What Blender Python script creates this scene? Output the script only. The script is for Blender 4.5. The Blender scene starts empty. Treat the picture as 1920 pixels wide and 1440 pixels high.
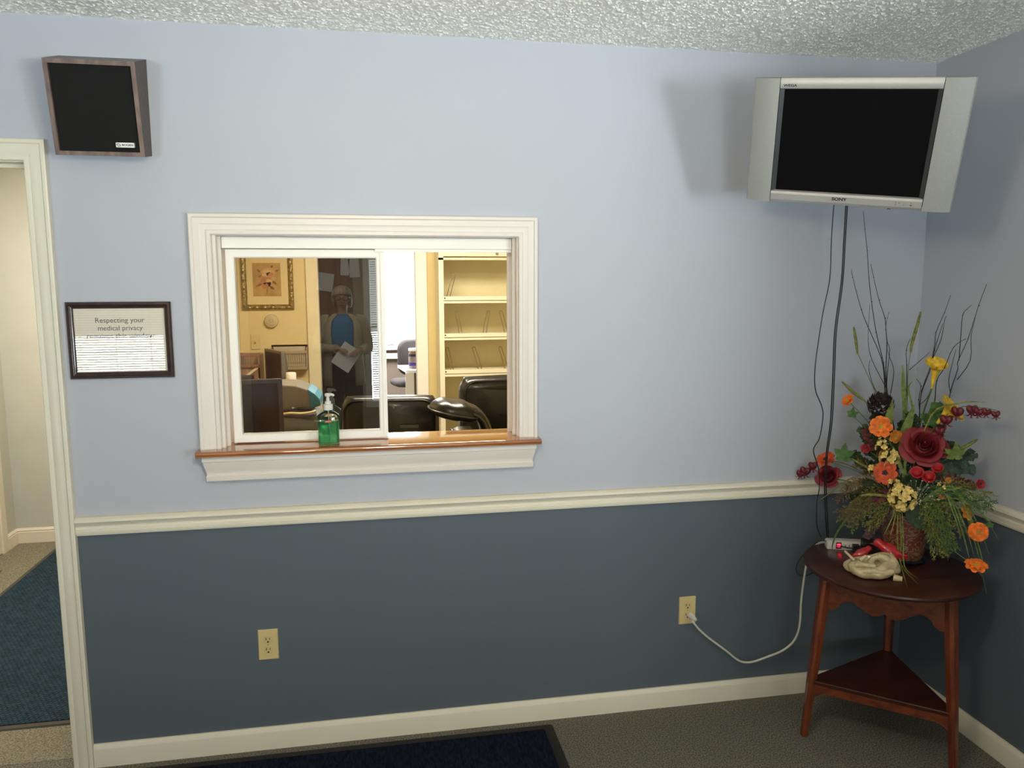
import bpy, bmesh, math, random
from mathutils import Vector, Matrix, Quaternion
PI = math.pi
SC = bpy.context.scene
COL = SC.collection
RND = random.Random(11)

# ------------------------------------------------------------------ materials
def mat(name, col, rough=.55, metal=0, var=0, vscale=8, bump=0, bscale=60, bdetail=4, stretch=None, spec=.5, col2=None,
        trans=0, ior=1.45, emit=None, estr=0, coat=0, voro=False, sheen=0, bdist=.004):
    m = bpy.data.materials.new(name); m.use_nodes = True
    nt = m.node_tree; N = nt.nodes; L = nt.links
    b = N['Principled BSDF']
    b.inputs['Base Color'].default_value = (*col, 1); b.inputs['Roughness'].default_value = rough
    b.inputs['Metallic'].default_value = metal; b.inputs['Specular IOR Level'].default_value = spec
    b.inputs['IOR'].default_value = ior; b.inputs['Transmission Weight'].default_value = trans
    b.inputs['Coat Weight'].default_value = coat; b.inputs['Coat Roughness'].default_value = .06
    b.inputs['Sheen Weight'].default_value = sheen
    if emit: b.inputs['Emission Color'].default_value = (*emit, 1); b.inputs['Emission Strength'].default_value = estr
    tc = N.new('ShaderNodeTexCoord'); mp = N.new('ShaderNodeMapping'); L.new(tc.outputs['Object'], mp.inputs['Vector'])
    if stretch: mp.inputs['Scale'].default_value = stretch
    if var or col2:
        n = N.new('ShaderNodeTexNoise'); n.inputs['Scale'].default_value = vscale; n.inputs['Detail'].default_value = 5
        L.new(mp.outputs['Vector'], n.inputs['Vector'])
        r = N.new('ShaderNodeValToRGB'); L.new(n.outputs['Fac'], r.inputs['Fac'])
        c2 = col2 or tuple(min(1, c*(1+var)) for c in col); c1 = col if col2 else tuple(c*(1-var) for c in col)
        r.color_ramp.elements[0].position = .36; r.color_ramp.elements[1].position = .64
        r.color_ramp.elements[0].color = (*c1, 1); r.color_ramp.elements[1].color = (*c2, 1)
        L.new(r.outputs['Color'], b.inputs['Base Color'])
    if bump:
        if voro:
            t = N.new('ShaderNodeTexVoronoi'); out = t.outputs['Distance']
        else:
            t = N.new('ShaderNodeTexNoise'); t.inputs['Detail'].default_value = bdetail; out = t.outputs['Fac']
        t.inputs['Scale'].default_value = bscale; L.new(mp.outputs['Vector'], t.inputs['Vector'])
        bp = N.new('ShaderNodeBump'); bp.inputs['Strength'].default_value = bump; bp.inputs['Distance'].default_value = bdist
        L.new(out, bp.inputs['Height']); L.new(bp.outputs['Normal'], b.inputs['Normal'])
    return m

def zsplit_mat(name, lower, upper, zcut, rear=None, ycut=.1):
    """wall paint: one colour under the chair rail, another over it, a third on the far side of the wall"""
    m = mat(name, upper, .62, bump=.06, bscale=220)
    N = m.node_tree.nodes; L = m.node_tree.links; b = N['Principled BSDF']
    tc = N.new('ShaderNodeTexCoord'); sx = N.new('ShaderNodeSeparateXYZ'); L.new(tc.outputs['Object'], sx.inputs[0])
    g = N.new('ShaderNodeMath'); g.operation = 'GREATER_THAN'; g.inputs[1].default_value = zcut; L.new(sx.outputs['Z'], g.inputs[0])
    mx = N.new('ShaderNodeMix'); mx.data_type = 'RGBA'; L.new(g.outputs[0], mx.inputs[0])
    mx.inputs[6].default_value = (*lower, 1); mx.inputs[7].default_value = (*upper, 1); out = mx.outputs[2]
    n = N.new('ShaderNodeTexNoise'); n.inputs['Scale'].default_value = 2.2; L.new(tc.outputs['Object'], n.inputs['Vector'])
    hs = N.new('ShaderNodeHueSaturation'); mr = N.new('ShaderNodeMapRange'); L.new(n.outputs['Fac'], mr.inputs[0])
    mr.inputs[3].default_value = .97; mr.inputs[4].default_value = 1.03; L.new(mr.outputs[0], hs.inputs['Value']); L.new(out, hs.inputs['Color']); out = hs.outputs[0]
    if rear:
        g2 = N.new('ShaderNodeMath'); g2.operation = 'GREATER_THAN'; g2.inputs[1].default_value = ycut; L.new(sx.outputs['Y'], g2.inputs[0])
        m2 = N.new('ShaderNodeMix'); m2.data_type = 'RGBA'; L.new(g2.outputs[0], m2.inputs[0]); L.new(out, m2.inputs[6])
        m2.inputs[7].default_value = (*rear, 1); out = m2.outputs[2]
    L.new(out, b.inputs['Base Color'])
    return m

def wood(name, dark, light, rough=.35, scale=5, axis='X', coat=.3, dist=4.):
    m = mat(name, light, rough, coat=coat)
    N = m.node_tree.nodes; L = m.node_tree.links; b = N['Principled BSDF']
    tc = N.new('ShaderNodeTexCoord'); mp = N.new('ShaderNodeMapping'); L.new(tc.outputs['Object'], mp.inputs[0])
    mp.inputs['Scale'].default_value = {'X': (.12, 1, 1), 'Y': (1, .12, 1), 'Z': (1, 1, .12)}[axis]
    n = N.new('ShaderNodeTexNoise'); n.inputs['Scale'].default_value = scale*8; n.inputs['Detail'].default_value = 8; n.inputs['Distortion'].default_value = dist*.2
    L.new(mp.outputs[0], n.inputs['Vector'])
    r = N.new('ShaderNodeValToRGB'); r.color_ramp.elements[0].position = .3; r.color_ramp.elements[1].position = .7
    r.color_ramp.elements[0].color = (*dark, 1); r.color_ramp.elements[1].color = (*light, 1)
    L.new(n.outputs['Fac'], r.inputs[0]); L.new(r.outputs[0], b.inputs['Base Color'])
    return m

def pane_mat(name, ior, tint=(1, 1, 1)):
    """thin clear pane: see-through with Fresnel mirror reflection"""
    m = bpy.data.materials.new(name); m.use_nodes = True
    N = m.node_tree.nodes; L = m.node_tree.links; N.clear()
    o = N.new('ShaderNodeOutputMaterial'); mx = N.new('ShaderNodeMixShader'); t = N.new('ShaderNodeBsdfTransparent'); g = N.new('ShaderNodeBsdfGlossy')
    f = N.new('ShaderNodeFresnel'); f.inputs['IOR'].default_value = ior; t.inputs[0].default_value = (*tint, 1); g.inputs['Roughness'].default_value = 0
    L.new(f.outputs[0], mx.inputs[0]); L.new(t.outputs[0], mx.inputs[1]); L.new(g.outputs[0], mx.inputs[2]); L.new(mx.outputs[0], o.inputs[0])
    return m

def speckle(name, c1, c2, c3, scale, bump):
    m = mat(name, c1, .95, bump=bump, bscale=scale*1.5, bdetail=6, spec=.1)
    N = m.node_tree.nodes; L = m.node_tree.links; b = N['Principled BSDF']
    tc = N.new('ShaderNodeTexCoord'); n = N.new('ShaderNodeTexNoise'); n.inputs['Scale'].default_value = scale; n.inputs['Detail'].default_value = 3
    L.new(tc.outputs['Object'], n.inputs['Vector']); r = N.new('ShaderNodeValToRGB'); L.new(n.outputs['Fac'], r.inputs[0])
    e = r.color_ramp.elements; e[0].position = .38; e[0].color = (*c1, 1); e[1].position = .62; e[1].color = (*c3, 1)
    k = e.new(.5); k.color = (*c2, 1); L.new(r.outputs[0], b.inputs['Base Color'])
    return m

# ------------------------------------------------------------------ mesh builder
class MB:
    def __init__(s): s.v = []; s.f = []; s.mi = []; s.M = Matrix(); s.k = 0
    def at(s, loc=(0, 0, 0), rot=None, scale=None):
        M = Matrix.Translation(loc)
        if rot is not None: M = M @ (rot if isinstance(rot, Matrix) else Matrix.Rotation(rot[2], 4, 'Z') @ Matrix.Rotation(rot[1], 4, 'Y') @ Matrix.Rotation(rot[0], 4, 'X'))
        if scale is not None: M = M @ Matrix.Diagonal((*scale, 1))
        s.M = M; return s
    def add(s, vs, fs):
        o = len(s.v); s.v += [s.M @ Vector(p) for p in vs]; s.f += [tuple(o+i for i in f) for f in fs]; s.mi += [s.k]*len(fs); return s
    def box(s, x0, x1, y0, y1, z0, z1):
        vs = [(x, y, z) for x in (x0, x1) for y in (y0, y1) for z in (z0, z1)]
        return s.add(vs, [(0, 1, 3, 2), (4, 6, 7, 5), (0, 4, 5, 1), (2, 3, 7, 6), (0, 2, 6, 4), (1, 5, 7, 3)])
    def loft(s, rings, cap=True, closed=True):
        n = len(rings[0]); vs = [p for r in rings for p in r]; fs = []
        for i in range(len(rings)-1):
            for j in range(n if closed else n-1):
                a = i*n+j; b = i*n+(j+1) % n; fs.append((a, b, b+n, a+n))
        if cap: fs += [tuple(range(n-1, -1, -1)), tuple((len(rings)-1)*n+j for j in range(n))]
        return s.add(vs, fs)
    def lathe(s, prof, n=24, cap=True):
        return s.loft([[(r*math.cos(2*PI*j/n), r*math.sin(2*PI*j/n), z) for j in range(n)] for r, z in prof], cap)
    def ball(s, r=1, n=12, m=8):
        return s.lathe([(max(1e-5, r*math.sin(PI*i/m)), -r*math.cos(PI*i/m)) for i in range(m+1)], n)
    def tube(s, pts, r, n=8, cap=True, flat=1):
        pts = [Vector(p) for p in pts]; R = r if isinstance(r, (list, tuple)) else [r]*len(pts)
        t0 = (pts[1]-pts[0]).normalized(); u = t0.orthogonal().normalized(); rings = []
        for i, p in enumerate(pts):
            t = (pts[min(i+1, len(pts)-1)]-pts[max(i-1, 0)]).normalized()
            u = (u-t*u.dot(t)); u = u.normalized() if u.length > 1e-6 else t.orthogonal().normalized(); w = t.cross(u)
            rings.append([p+(u*math.cos(2*PI*j/n)+w*math.sin(2*PI*j/n)*flat)*R[i] for j in range(n)])
        return s.loft(rings, cap)
    def prism(s, poly, d0, d1, axis='Y'):
        """2-D polygon pushed along an axis"""
        def P(a, b, d): return {'Y': (a, d, b), 'X': (d, a, b), 'Z': (a, b, d)}[axis]
        return s.loft([[P(a, b, d0) for a, b in poly], [P(a, b, d1) for a, b in poly]])
    def sweep(s, path, prof, closed=False, side=1):
        """moulding: profile of (inward offset, height towards -Y) swept along a path in XZ with mitred corners"""
        n = len(path); rings = []
        def nrm(a, b):
            d = Vector((b[0]-a[0], b[1]-a[1])).normalized(); return Vector((-d.y, d.x))*side
        for i, p in enumerate(path):
            ns = []
            if closed or i > 0: ns.append(nrm(path[i-1], p))
            if closed or i < n-1: ns.append(nrm(p, path[(i+1) % n]))
            if len(ns) == 2: q = (ns[0]+ns[1]); q = q/(1+ns[0].dot(ns[1]))
            else: q = ns[0]
            rings.append([(p[0]+q.x*o, -h, p[1]+q.y*o) for o, h in prof])
        if closed: rings.append(rings[0])
        return s.loft(rings, cap=not closed)
    def blade(s, pts, w, up=(0, 0, 1), curl=.3, n=2):
        """leaf or petal strip along pts; w = list of half widths"""
        pts = [Vector(p) for p in pts]; up = Vector(up); vs = []; fs = []
        for i, p in enumerate(pts):
            t = (pts[min(i+1, len(pts)-1)]-pts[max(i-1, 0)]).normalized(); sd = t.cross(up)
            sd = sd.normalized() if sd.length > 1e-5 else t.orthogonal().normalized(); nn = sd.cross(t)
            for j in (-1, 0, 1): vs.append(p+sd*w[i]*j+nn*(abs(j)*curl*w[i]))
        for i in range(len(pts)-1):
            for j in range(2): a = i*3+j; fs.append((a, a+1, a+4, a+3))
        return s.add(vs, fs)
    def build(s, name, material, parent=None, smooth=True, bevel=0, subsurf=0, loc=None, solid=0, seg=2, angle=40):
        me = bpy.data.meshes.new(name)
        me.from_pydata([tuple(v) for v in s.v], [], s.f)
        for m in (material if isinstance(material, (list, tuple)) else [material]): me.materials.append(m)
        bm = bmesh.new(); bm.from_mesh(me)
        for f, k in zip(bm.faces, s.mi): f.material_index = k
        if not solid: bmesh.ops.recalc_face_normals(bm, faces=bm.faces)
        bm.to_mesh(me); bm.free()
        if smooth:
            for p in me.polygons: p.use_smooth = True
            me.set_sharp_from_angle(angle=math.radians(angle))
        o = bpy.data.objects.new(name, me); COL.objects.link(o)
        if parent: o.parent = parent
        if loc is not None: o.location = loc
        if solid:
            md = o.modifiers.new('thickness', 'SOLIDIFY'); md.thickness = solid; md.offset = 0
        if bevel:
            md = o.modifiers.new('bevel', 'BEVEL'); md.width = bevel; md.segments = seg; md.limit_method = 'ANGLE'; md.angle_limit = math.radians(35)
        if subsurf:
            md = o.modifiers.new('subsurf', 'SUBSURF'); md.levels = subsurf; md.render_levels = subsurf
        return o

def tag(o, label=None, cat=None, group=None, kind=None):
    if label: o['label'] = label
    if cat: o['category'] = cat
    if group: o['group'] = group
    if kind: o['kind'] = kind
    return o
def thing(name, label, cat, loc=(0, 0, 0), rotz=0, group=None, M=None):
    o = bpy.data.objects.new(name, None); COL.objects.link(o); o.empty_display_size = .05
    if M is not None: o.matrix_world = M
    else: o.location = loc; o.rotation_euler = (0, 0, rotz)
    return tag(o, label, cat, group)
def struct(o): o['kind'] = 'structure'; return o
def part(o, label): o['label'] = label; return o
def copy_tree(root, loc, label, rotz=None, group=None):
    c = root.copy(); COL.objects.link(c); c.location = loc; c['label'] = label
    if rotz is not None: c.rotation_euler = (0, 0, rotz)
    if group: c['group'] = group
    for ch in root.children:
        d = ch.copy(); COL.objects.link(d); d.parent = c
        for g in ch.children: e = g.copy(); COL.objects.link(e); e.parent = d
    return c
def text(name, s, size, material, parent, M, depth=.0006, align='CENTER', sx=1, bold=0, italic=0, space=1):
    cu = bpy.data.curves.new(name, 'FONT'); cu.body = s; cu.size = size; cu.align_x = align; cu.align_y = 'CENTER'
    cu.extrude = depth; cu.offset = bold; cu.shear = italic; cu.space_character = space; cu.resolution_u = 3
    t = bpy.data.objects.new(name, cu); COL.objects.link(t)
    dg = bpy.context.evaluated_depsgraph_get(); me = bpy.data.meshes.new_from_object(t.evaluated_get(dg))
    COL.objects.unlink(t); bpy.data.objects.remove(t)
    me.transform(M @ Matrix.Diagonal((sx, 1, 1, 1))); me.materials.clear(); me.materials.append(material)
    o = bpy.data.objects.new(name, me); COL.objects.link(o); o.parent = parent
    return o
FACE = Matrix.Rotation(PI/2, 4, 'X')      # text upright, read from -Y
def smooth_path(pts, k=4):
    pts = [Vector(p) for p in pts]; out = []
    for i in range(len(pts)-1):
        p0 = pts[max(i-1, 0)]; p1 = pts[i]; p2 = pts[i+1]; p3 = pts[min(i+2, len(pts)-1)]
        for j in range(k):
            t = j/k; out.append(.5*((2*p1)+(p2-p0)*t+(2*p0-5*p1+4*p2-p3)*t*t+(3*p1-p0-3*p2+p3)*t**3))
    return out+[pts[-1]]
def roundrect(w, h, r, n=4, cx=0, cy=0):
    out = []
    for sx, sy, a in ((1, 1, 0), (-1, 1, PI/2), (-1, -1, PI), (1, -1, 3*PI/2)):
        for i in range(n+1): t = a+i*PI/2/n; out.append((cx+sx*(w/2-r)+r*math.cos(t), cy+sy*(h/2-r)+r*math.sin(t)))
    return out

# ------------------------------------------------------------------ camera
cam = bpy.data.cameras.new('camera'); cob = bpy.data.objects.new('camera', cam); COL.objects.link(cob); SC.camera = cob
R_ = Vector((0.98395941, -0.17836734, -0.00299552)); U_ = Vector((0.02605014, 0.1270527, 0.99155383)); F_ = Vector((0.17648023, 0.97572676, -0.1296612))
Mc = Matrix((( R_.x, U_.x, -F_.x, .04889679), (R_.y, U_.y, -F_.y, -2.73808232), (R_.z, U_.z, -F_.z, 1.69188216), (0, 0, 0, 1)))
cob.matrix_world = Mc; cam.sensor_width = 36; cam.lens = 1431.8*36/1920; cam.clip_start = .05

H = 2.533
# ------------------------------------------------------------------ palette
WALL = zsplit_mat('two tone wall paint', (.094, .118, .143), (.447, .470, .526), .88, (.70, .59, .36))
SIDEWALL = zsplit_mat('two tone side wall paint', (.094, .118, .143), (.447, .470, .526), .88)
TRIM = mat('cream trim paint', (.72, .68, .555), .38, var=.02, vscale=3)
WTRIM = mat('white trim paint', (.73, .68, .62), .35, var=.02, vscale=3)
VINYL = mat('white vinyl', (.88, .85, .79), .35, var=.01)
CEIL = mat('popcorn plaster', (.88, .87, .83), .9, var=.05, vscale=75, spec=.1, bump=.3, bscale=160)
CARPET = speckle('flecked carpet', (.090, .084, .068), (.16, .15, .122), (.24, .225, .185), 190, .8)
HALLWALL = mat('pale grey hall paint', (.50, .515, .50), .6, bump=.05, bscale=200, var=.02)
CREAM = mat('yellow cream office paint', (.70, .565, .27), .6, bump=.05, bscale=200, var=.03, vscale=2)
CREAMTRIM = mat('cream door trim', (.76, .67, .42), .45, var=.03)
PALE = mat('pale back room paint', (.85, .84, .82), .6, var=.02)
OAK = wood('oak sill', (.22, .062, .014), (.42, .15, .04), .10, 4, 'X', 1.0)
OAK.node_tree.nodes['Principled BSDF'].inputs['Coat IOR'].default_value = 2.1
BLACK = mat('black plastic', (.012, .012, .013), .35, var=.1)
BLACKMAT = mat('matte black', (.008, .008, .008), .8, var=.1)
RUBBER = mat('black rubber', (.012, .012, .012), .75, bump=.1)
STEEL = mat('dull steel', (.4, .39, .36), .35, 1)
BRASS = mat('brass', (.6, .42, .14), .3, 1)
IVORY = mat('ivory plastic', (.62, .50, .24), .3, var=.03)
IVORYD = mat('ivory plastic face', (.58, .46, .215), .3, var=.03)
SLOT = mat('dark slot', (.01, .008, .006), .9)
WHITEP = mat('white plastic', (.62, .60, .55), .4, var=.03)
INK = mat('black ink', (.012, .012, .013), .7)
# ================================================================== the setting
struct(MB().box(-4.2, 5.6, -5.8, 9.3, -.1, 0).build('floor', CARPET, smooth=False))
from mathutils import noise
b = MB(); gx0, gx1, gy0, gy1, gs = -1.6, 2.34, -1.1, .05, .0046; nx, ny = int((gx1-gx0)/gs), int((gy1-gy0)/gs); vs = []
for j in range(ny+1):
    for i in range(nx+1):
        x, y = gx0+(gx1-gx0)*i/nx, gy0+(gy1-gy0)*j/ny; q = noise.noise((x*150, y*150, 3.1))*.8+noise.noise((x*70, y*70, 7.7))*.5; q = max(0, q-.05)
        vs.append((x, y, H if i in (0, nx) or j in (0, ny) else H-min(.0048, .0075*q**.9)))
b.add(vs, [(j*(nx+1)+i, (j+1)*(nx+1)+i, (j+1)*(nx+1)+i+1, j*(nx+1)+i+1) for j in range(ny) for i in range(nx)])
for x0, x1, y0, y1 in ((-4.2, gx0, -5.72, .06), (gx1, 5.6, -5.72, .06), (gx0, gx1, -5.72, gy0)): b.add([(x0, y0, H), (x1, y0, H), (x1, y1, H), (x0, y1, H)], [(0, 3, 2, 1)])
b.box(-4.2, 5.6, -5.72, .06, H+.02, H+.1)
struct(b.build('ceiling', CEIL, smooth=False))
FLH = speckle('lit beige hall carpet', (.14, .128, .098), (.215, .198, .15), (.29, .27, .21), 170, .8)  # same carpet as the main floor, hall light put into its lighter colour
struct(MB().box(-2.31, -1.012, .06, 2.65, -.05, .0015).build('floor_hall', FLH, smooth=False))
struct(MB().box(-4.2, 5.6, .06, 9.3, H, H+.1).build('ceiling_office', mat('office ceiling', (.75, .73, .68), .8, bump=.3, bscale=90), smooth=False))
b = MB()
b.box(-4.2, -1.93, 0, .12, 0, H); b.box(-1.93, -1.012, 0, .12, 2.10, H); b.box(-1.012, -.478, 0, .12, 0, H)
b.box(-.478, .572, 0, .12, 0, 1.10); b.box(-.478, .572, 0, .12, 1.866, H); b.box(.572, 5.6, 0, .12, 0, H)
struct(b.build('wall_front', WALL, smooth=False))
struct(MB().box(2.213, 2.34, -1.9, 0, 0, H).build('wall_right', SIDEWALL, smooth=False))
# rear and side walls of the waiting room (behind the camera), with three window openings and one door
REAR = mat('tan rear wall paint', (.44, .37, .28), .6, var=.03)
wins = [(-3.0, -2.07, .5, 1.62), (.02, .95, .42, 2.0), (3.35, 4.95, .75, 2.15)]
b = MB(); xs = -4.2
for x0, x1, z0, z1 in wins:
    b.box(xs, x0, -5.72, -5.6, 0, H); b.box(x0, x1, -5.72, -5.6, 0, z0); b.box(x0, x1, -5.72, -5.6, z1, H); xs = x1
b.box(xs, 5.6, -5.72, -5.6, 0, H)
struct(b.build('wall_back', REAR, smooth=False))
struct(MB().box(-4.3, -4.2, -5.72, .06, 0, H).build('wall_left', SIDEWALL, smooth=False))
struct(MB().box(5.6, 5.7, -5.72, 9.3, 0, H).build('wall_east', SIDEWALL, smooth=False))

# mouldings
rail = [(0, .913), (-.014, .912), (-.024, .905), (-.026, .897), (-.018, .889), (-.013, .880), (-.013, .876), (-.016, .872), (-.017, .861), (-.013, .859),
        (-.015, .856), (-.014, .852), (-.009, .851), (-.009, .847), (0, .847)]
base = [(0, .084), (-.006, .084), (-.009, .079), (-.013, .069), (-.014, .066), (-.014, 0), (0, 0)]
struct(MB().prism(rail, -.962, 2.213, 'X').build('trim_1', TRIM, angle=25))
struct(MB().prism(base, -.962, 2.213, 'X').build('baseboard_front', TRIM, angle=25))
def side_run(prof, name):
    struct(MB().at((2.213, 0, 0), Matrix.Rotation(-PI/2, 4, 'Z')).prism(prof, 0, 1.9, 'X').build(name, TRIM, angle=25))
side_run(rail, 'trim_2'); side_run(base, 'baseboard_right')
# doorway on the left: casing, jambs, stops, strike plate
CAS = [(0, 0), (0, .019), (.004, .021), (.012, .021), (.016, .017), (.024, .016), (.030, .017), (.044, .014), (.050, .012), (.056, .014), (.064, .014), (.066, .012), (.066, 0)]
d = MB().sweep([(-.963, 0), (-.963, 2.151), (-2.06, 2.151), (-2.06, 0)], CAS, side=1).build('door_1', TRIM, angle=25); struct(d)
b = MB(); b.box(-1.031, -1.012, 0, .12, 0, 2.10); b.box(-1.93, -1.911, 0, .12, 0, 2.10); b.box(-1.911, -1.031, 0, .12, 2.082, 2.10); b.build('door_jamb', TRIM, d, smooth=False)
b = MB(); b.box(-1.043, -1.031, .05, .085, 0, 2.07); b.box(-1.911, -1.899, .05, .085, 0, 2.07); b.box(-1.911, -1.031, .05, .085, 2.07, 2.082); b.build('door_stop', TRIM, d, smooth=False)
part(MB().box(-1.0335, -1.031, .022, .044, .89, .945).build('strike_plate', STEEL, d, smooth=False), 'dark steel strike plate')

# hall beyond the doorway
struct(MB().box(-2.43, -.985, 2.65, 2.77, 0, H).build('wall_hall_back', HALLWALL, smooth=False))
struct(MB().box(-2.43, -2.31, .12, 2.65, 0, H).build('wall_hall_left', HALLWALL, smooth=False))
hb = [(0, .1), (-.006, .1), (-.010, .092), (-.014, .086), (-.010, .080), (-.014, .074), (-.014, 0), (0, 0)]
struct(MB().at((0, 2.65, 0)).prism(hb, -2.31, -.985, 'X').build('baseboard_hall', WTRIM, angle=25))
struct(MB().at((-2.31, 2.65, 0), Matrix.Rotation(PI/2, 4, 'Z')).prism(hb, -.15, 0, 'X').build('baseboard_hall_left', WTRIM, angle=25))
d = MB().at((-2.31, 0, 0)).box(0, .016, 2.43, 2.50, 0, 2.1).build('door_2', WTRIM, smooth=False, bevel=.004); struct(d)
MB().at((-2.31, 0, 0)).box(-.001, .006, 1.62, 2.43, .01, 2.05).build('door_slab', WTRIM, d, smooth=False)
part(MB().at((-2.296, 2.424, .62)).lathe([(.006, 0), (.006, .09)], 10).build('door_hinge', BRASS, d), 'brass hinge')

# ---------------------------------------------------------------- reception window
WC = [(0, 0), (0, .020), (.003, .022), (.011, .022), (.015, .018), (.028, .017), (.033, .0175), (.038, .015), (.052, .013), (.056, .016), (.066, .016), (.069, .013), (.069, 0)]
w = MB().sweep([(-.547, 1.13), (-.547, 1.928), (.636, 1.928), (.636, 1.13)], WC, side=-1).build('window_1', WTRIM, angle=25); struct(w)
b = MB(); b.box(-.478, -.466, 0, .17, 1.13, 1.866); b.box(.562, .572, 0, .17, 1.13, 1.866); b.box(-.466, .562, 0, .17, 1.857, 1.866)
b.box(-.466, -.455, .03, .042, 1.13, 1.857); b.box(.551, .562, .03, .042, 1.13, 1.857); b.box(-.466, -.448, .10, .112, 1.13, 1.82); b.box(.545, .562, .10, .112, 1.13, 1.82)
b.build('window_jamb', WTRIM, w, smooth=False, bevel=.001)
ov = MB().prism([(-.06, 1.117)]+[(-.052-.010*math.cos(a), 1.1195+.0105*math.sin(a)) for a in [i*PI/2/5 for i in range(6)]]+[(.17, 1.13), (.17, 1.108), (-.052, 1.108), (-.060, 1.112)], -.556, .643, 'X')
part(ov.build('window_sill', OAK, w, angle=30), 'varnished oak sill with a rounded nose')
ap = [(-.034, 1.108), (-.040, 1.104), (-.040, 1.091), (-.036, 1.089), (-.034, 1.078), (-.026, 1.058), (-.022, 1.048), (-.022, 1.040), (-.026, 1.037), (-.024, 1.020), (0, 1.020), (0, 1.108)]
b = MB(); n = len(ap); rings = []
for x, sgn in ((-.540, 1), (.628, -1)):
    rings.append([(x+sgn*(.04+y)*.6, y, z) for y, z in ap])
b.loft(rings); b.build('window_apron', WTRIM, w, angle=25)
b = MB(); b.box(-.462, .558, .040, .047, 1.817, 1.855); b.box(-.466, .562, .047, .12, 1.838, 1.857); b.box(-.466, .562, .085, .092, 1.812, 1.838); b.box(.06, .551, .047, .05, 1.806, 1.817)
b.build('window_track', VINYL, w, smooth=False, bevel=.001)
b = MB(); b.box(-.4615, -.455, .034, .041, 1.813, 1.856); b.box(.551, .5575, .034, .041, 1.813, 1.856)
part(b.build('track_clip', STEEL, w, smooth=False), 'small grey end clips')
# sliding sash
SH = [(0, 0), (0, .026), (.002, .028), (.026, .028), (.030, .024), (.030, 0)]
b = MB(); b.at((0, .086, 0)).sweep([(-.449, 1.1345), (-.449, 1.815), (.092, 1.815), (.092, 1.1345)], SH, closed=True, side=-1)
b.at().box(.078, .092, .052, .059, 1.14, 1.81)
s = b.build('sliding_sash', VINYL, w, angle=25); part(s, 'white framed glass panel slid to the left')
GLASS = pane_mat('reception glass', 2.3)
MB().box(-.424, .067, .071, .0735, 1.160, 1.790).build('glass_pane', GLASS, s, smooth=False)
part(MB().box(-.417, -.392, .0695, .0712, 1.162, 1.168).build('maker_sticker', mat('pale sticker', (.75, .7, .5), .5), s, smooth=False), 'tiny pale sticker')
GASK = mat('grey gasket', (.10, .09, .07), .6)
b = MB()
for x0, x1, z0, z1 in ((-.4215, -.419, 1.16, 1.79), (.062, .0645, 1.16, 1.79), (-.4215, .0645, 1.7855, 1.7875), (-.4215, .0645, 1.160, 1.1635)): b.box(x0, x1, .0655, .0705, z0, z1)
b.build('gasket', GASK, s, smooth=False)

# ================================================================== things on the front wall
# --- loudspeaker
WALN = wood('walnut grain laminate', (.035, .020, .014), (.085, .052, .040), .45, 8, 'X', .1)
WALF = mat('walnut edge', (.16, .105, .085), .5, var=.3, vscale=60, stretch=(1, 1, .2))
t = thing('wall_speaker', 'walnut wall loudspeaker with black cloth grille, tilted above the framed notice', 'speaker', (-.778, 0, 2.24))
tl = [(-.130, -.135, .128), (.130, -.135, .128), (.130, -.083, -.146), (-.130, -.083, -.146)]   # front rim corners
wl = [(-.130, 0, .172), (.130, 0, .172), (.130, 0, -.130), (-.130, 0, -.130)]
def lerp(a, b_, k): return tuple(a[i]+(b_[i]-a[i])*k for i in range(3))
fc = [Vector(p) for p in tl]; cen = sum(fc, Vector())/4
def inset(dx, dz, push=0):
    ex = (fc[1]-fc[0]).normalized(); ez = (fc[0]-fc[3]).normalized(); nn = ex.cross(ez); sg = 1 if nn.y > 0 else -1
    return [fc[0]+ex*dx-ez*dz+nn*sg*push, fc[1]-ex*dx-ez*dz+nn*sg*push, fc[2]-ex*dx+ez*dz+nn*sg*push, fc[3]+ex*dx+ez*dz+nn*sg*push]
b = MB(); b.loft([wl, tl], cap=False); b.add(wl, [(0, 1, 2, 3)]); b.build('cabinet', WALN, t, smooth=False)
b = MB(); b.loft([inset(0, 0), inset(.013, .013), inset(.013, .013, .016)], cap=False); b.build('front_rim', WALF, t, smooth=False)
b = MB(); b.add(inset(.012, .012, .010), [(0, 1, 2, 3)]); g = b.build('grille', mat('black grille cloth', (.006, .006, .006), .9, bump=.6, bscale=900), t, smooth=False)
ex = (fc[1]-fc[0]).normalized(); ez = (fc[0]-fc[3]).normalized(); ey = ez.cross(ex)
BM = Matrix(((ex.x, ez.x, ex.cross(ez).x, 0), (ex.y, ez.y, ex.cross(ez).y, 0), (ex.z, ez.z, ex.cross(ez).z, 0), (0, 0, 0, 1)))   # x right, y up, z out of the front
bp = cen+ex*.075-ez*.105
bd = MB().at(bp, BM).prism(roundrect(.053, .0145, .002), -.011, .001, 'Z').build('name_badge', mat('white badge', (.8, .79, .77), .4), t, smooth=False)
nm = Matrix.Translation(bp+ex*.0075+BM.to_3x3() @ Vector((0, 0, .0014))) @ BM
text('badge_lettering', 'BOGEN', .0078, INK, bd, nm, .0002, sx=1.25, bold=.0002)
b = MB(); b.at(bp-ex*.0185, BM)
for a0, a1, rr in ((.3*PI, 1.15*PI, .0046), (1.3*PI, 2.15*PI, .0046)):
    b.tube([(rr*math.cos(a0+(a1-a0)*i/8), rr*math.sin(a0+(a1-a0)*i/8), .0014) for i in range(9)], .0007, 5)
b.tube([(-.0062, .0042, .0014), (-.0046, -.0005, .0014), (-.003, -.003, .0014)], .0006, 5); b.tube([(.0062, -.0042, .0014), (.0046, .0005, .0014), (.003, .003, .0014)], .0006, 5)
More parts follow.
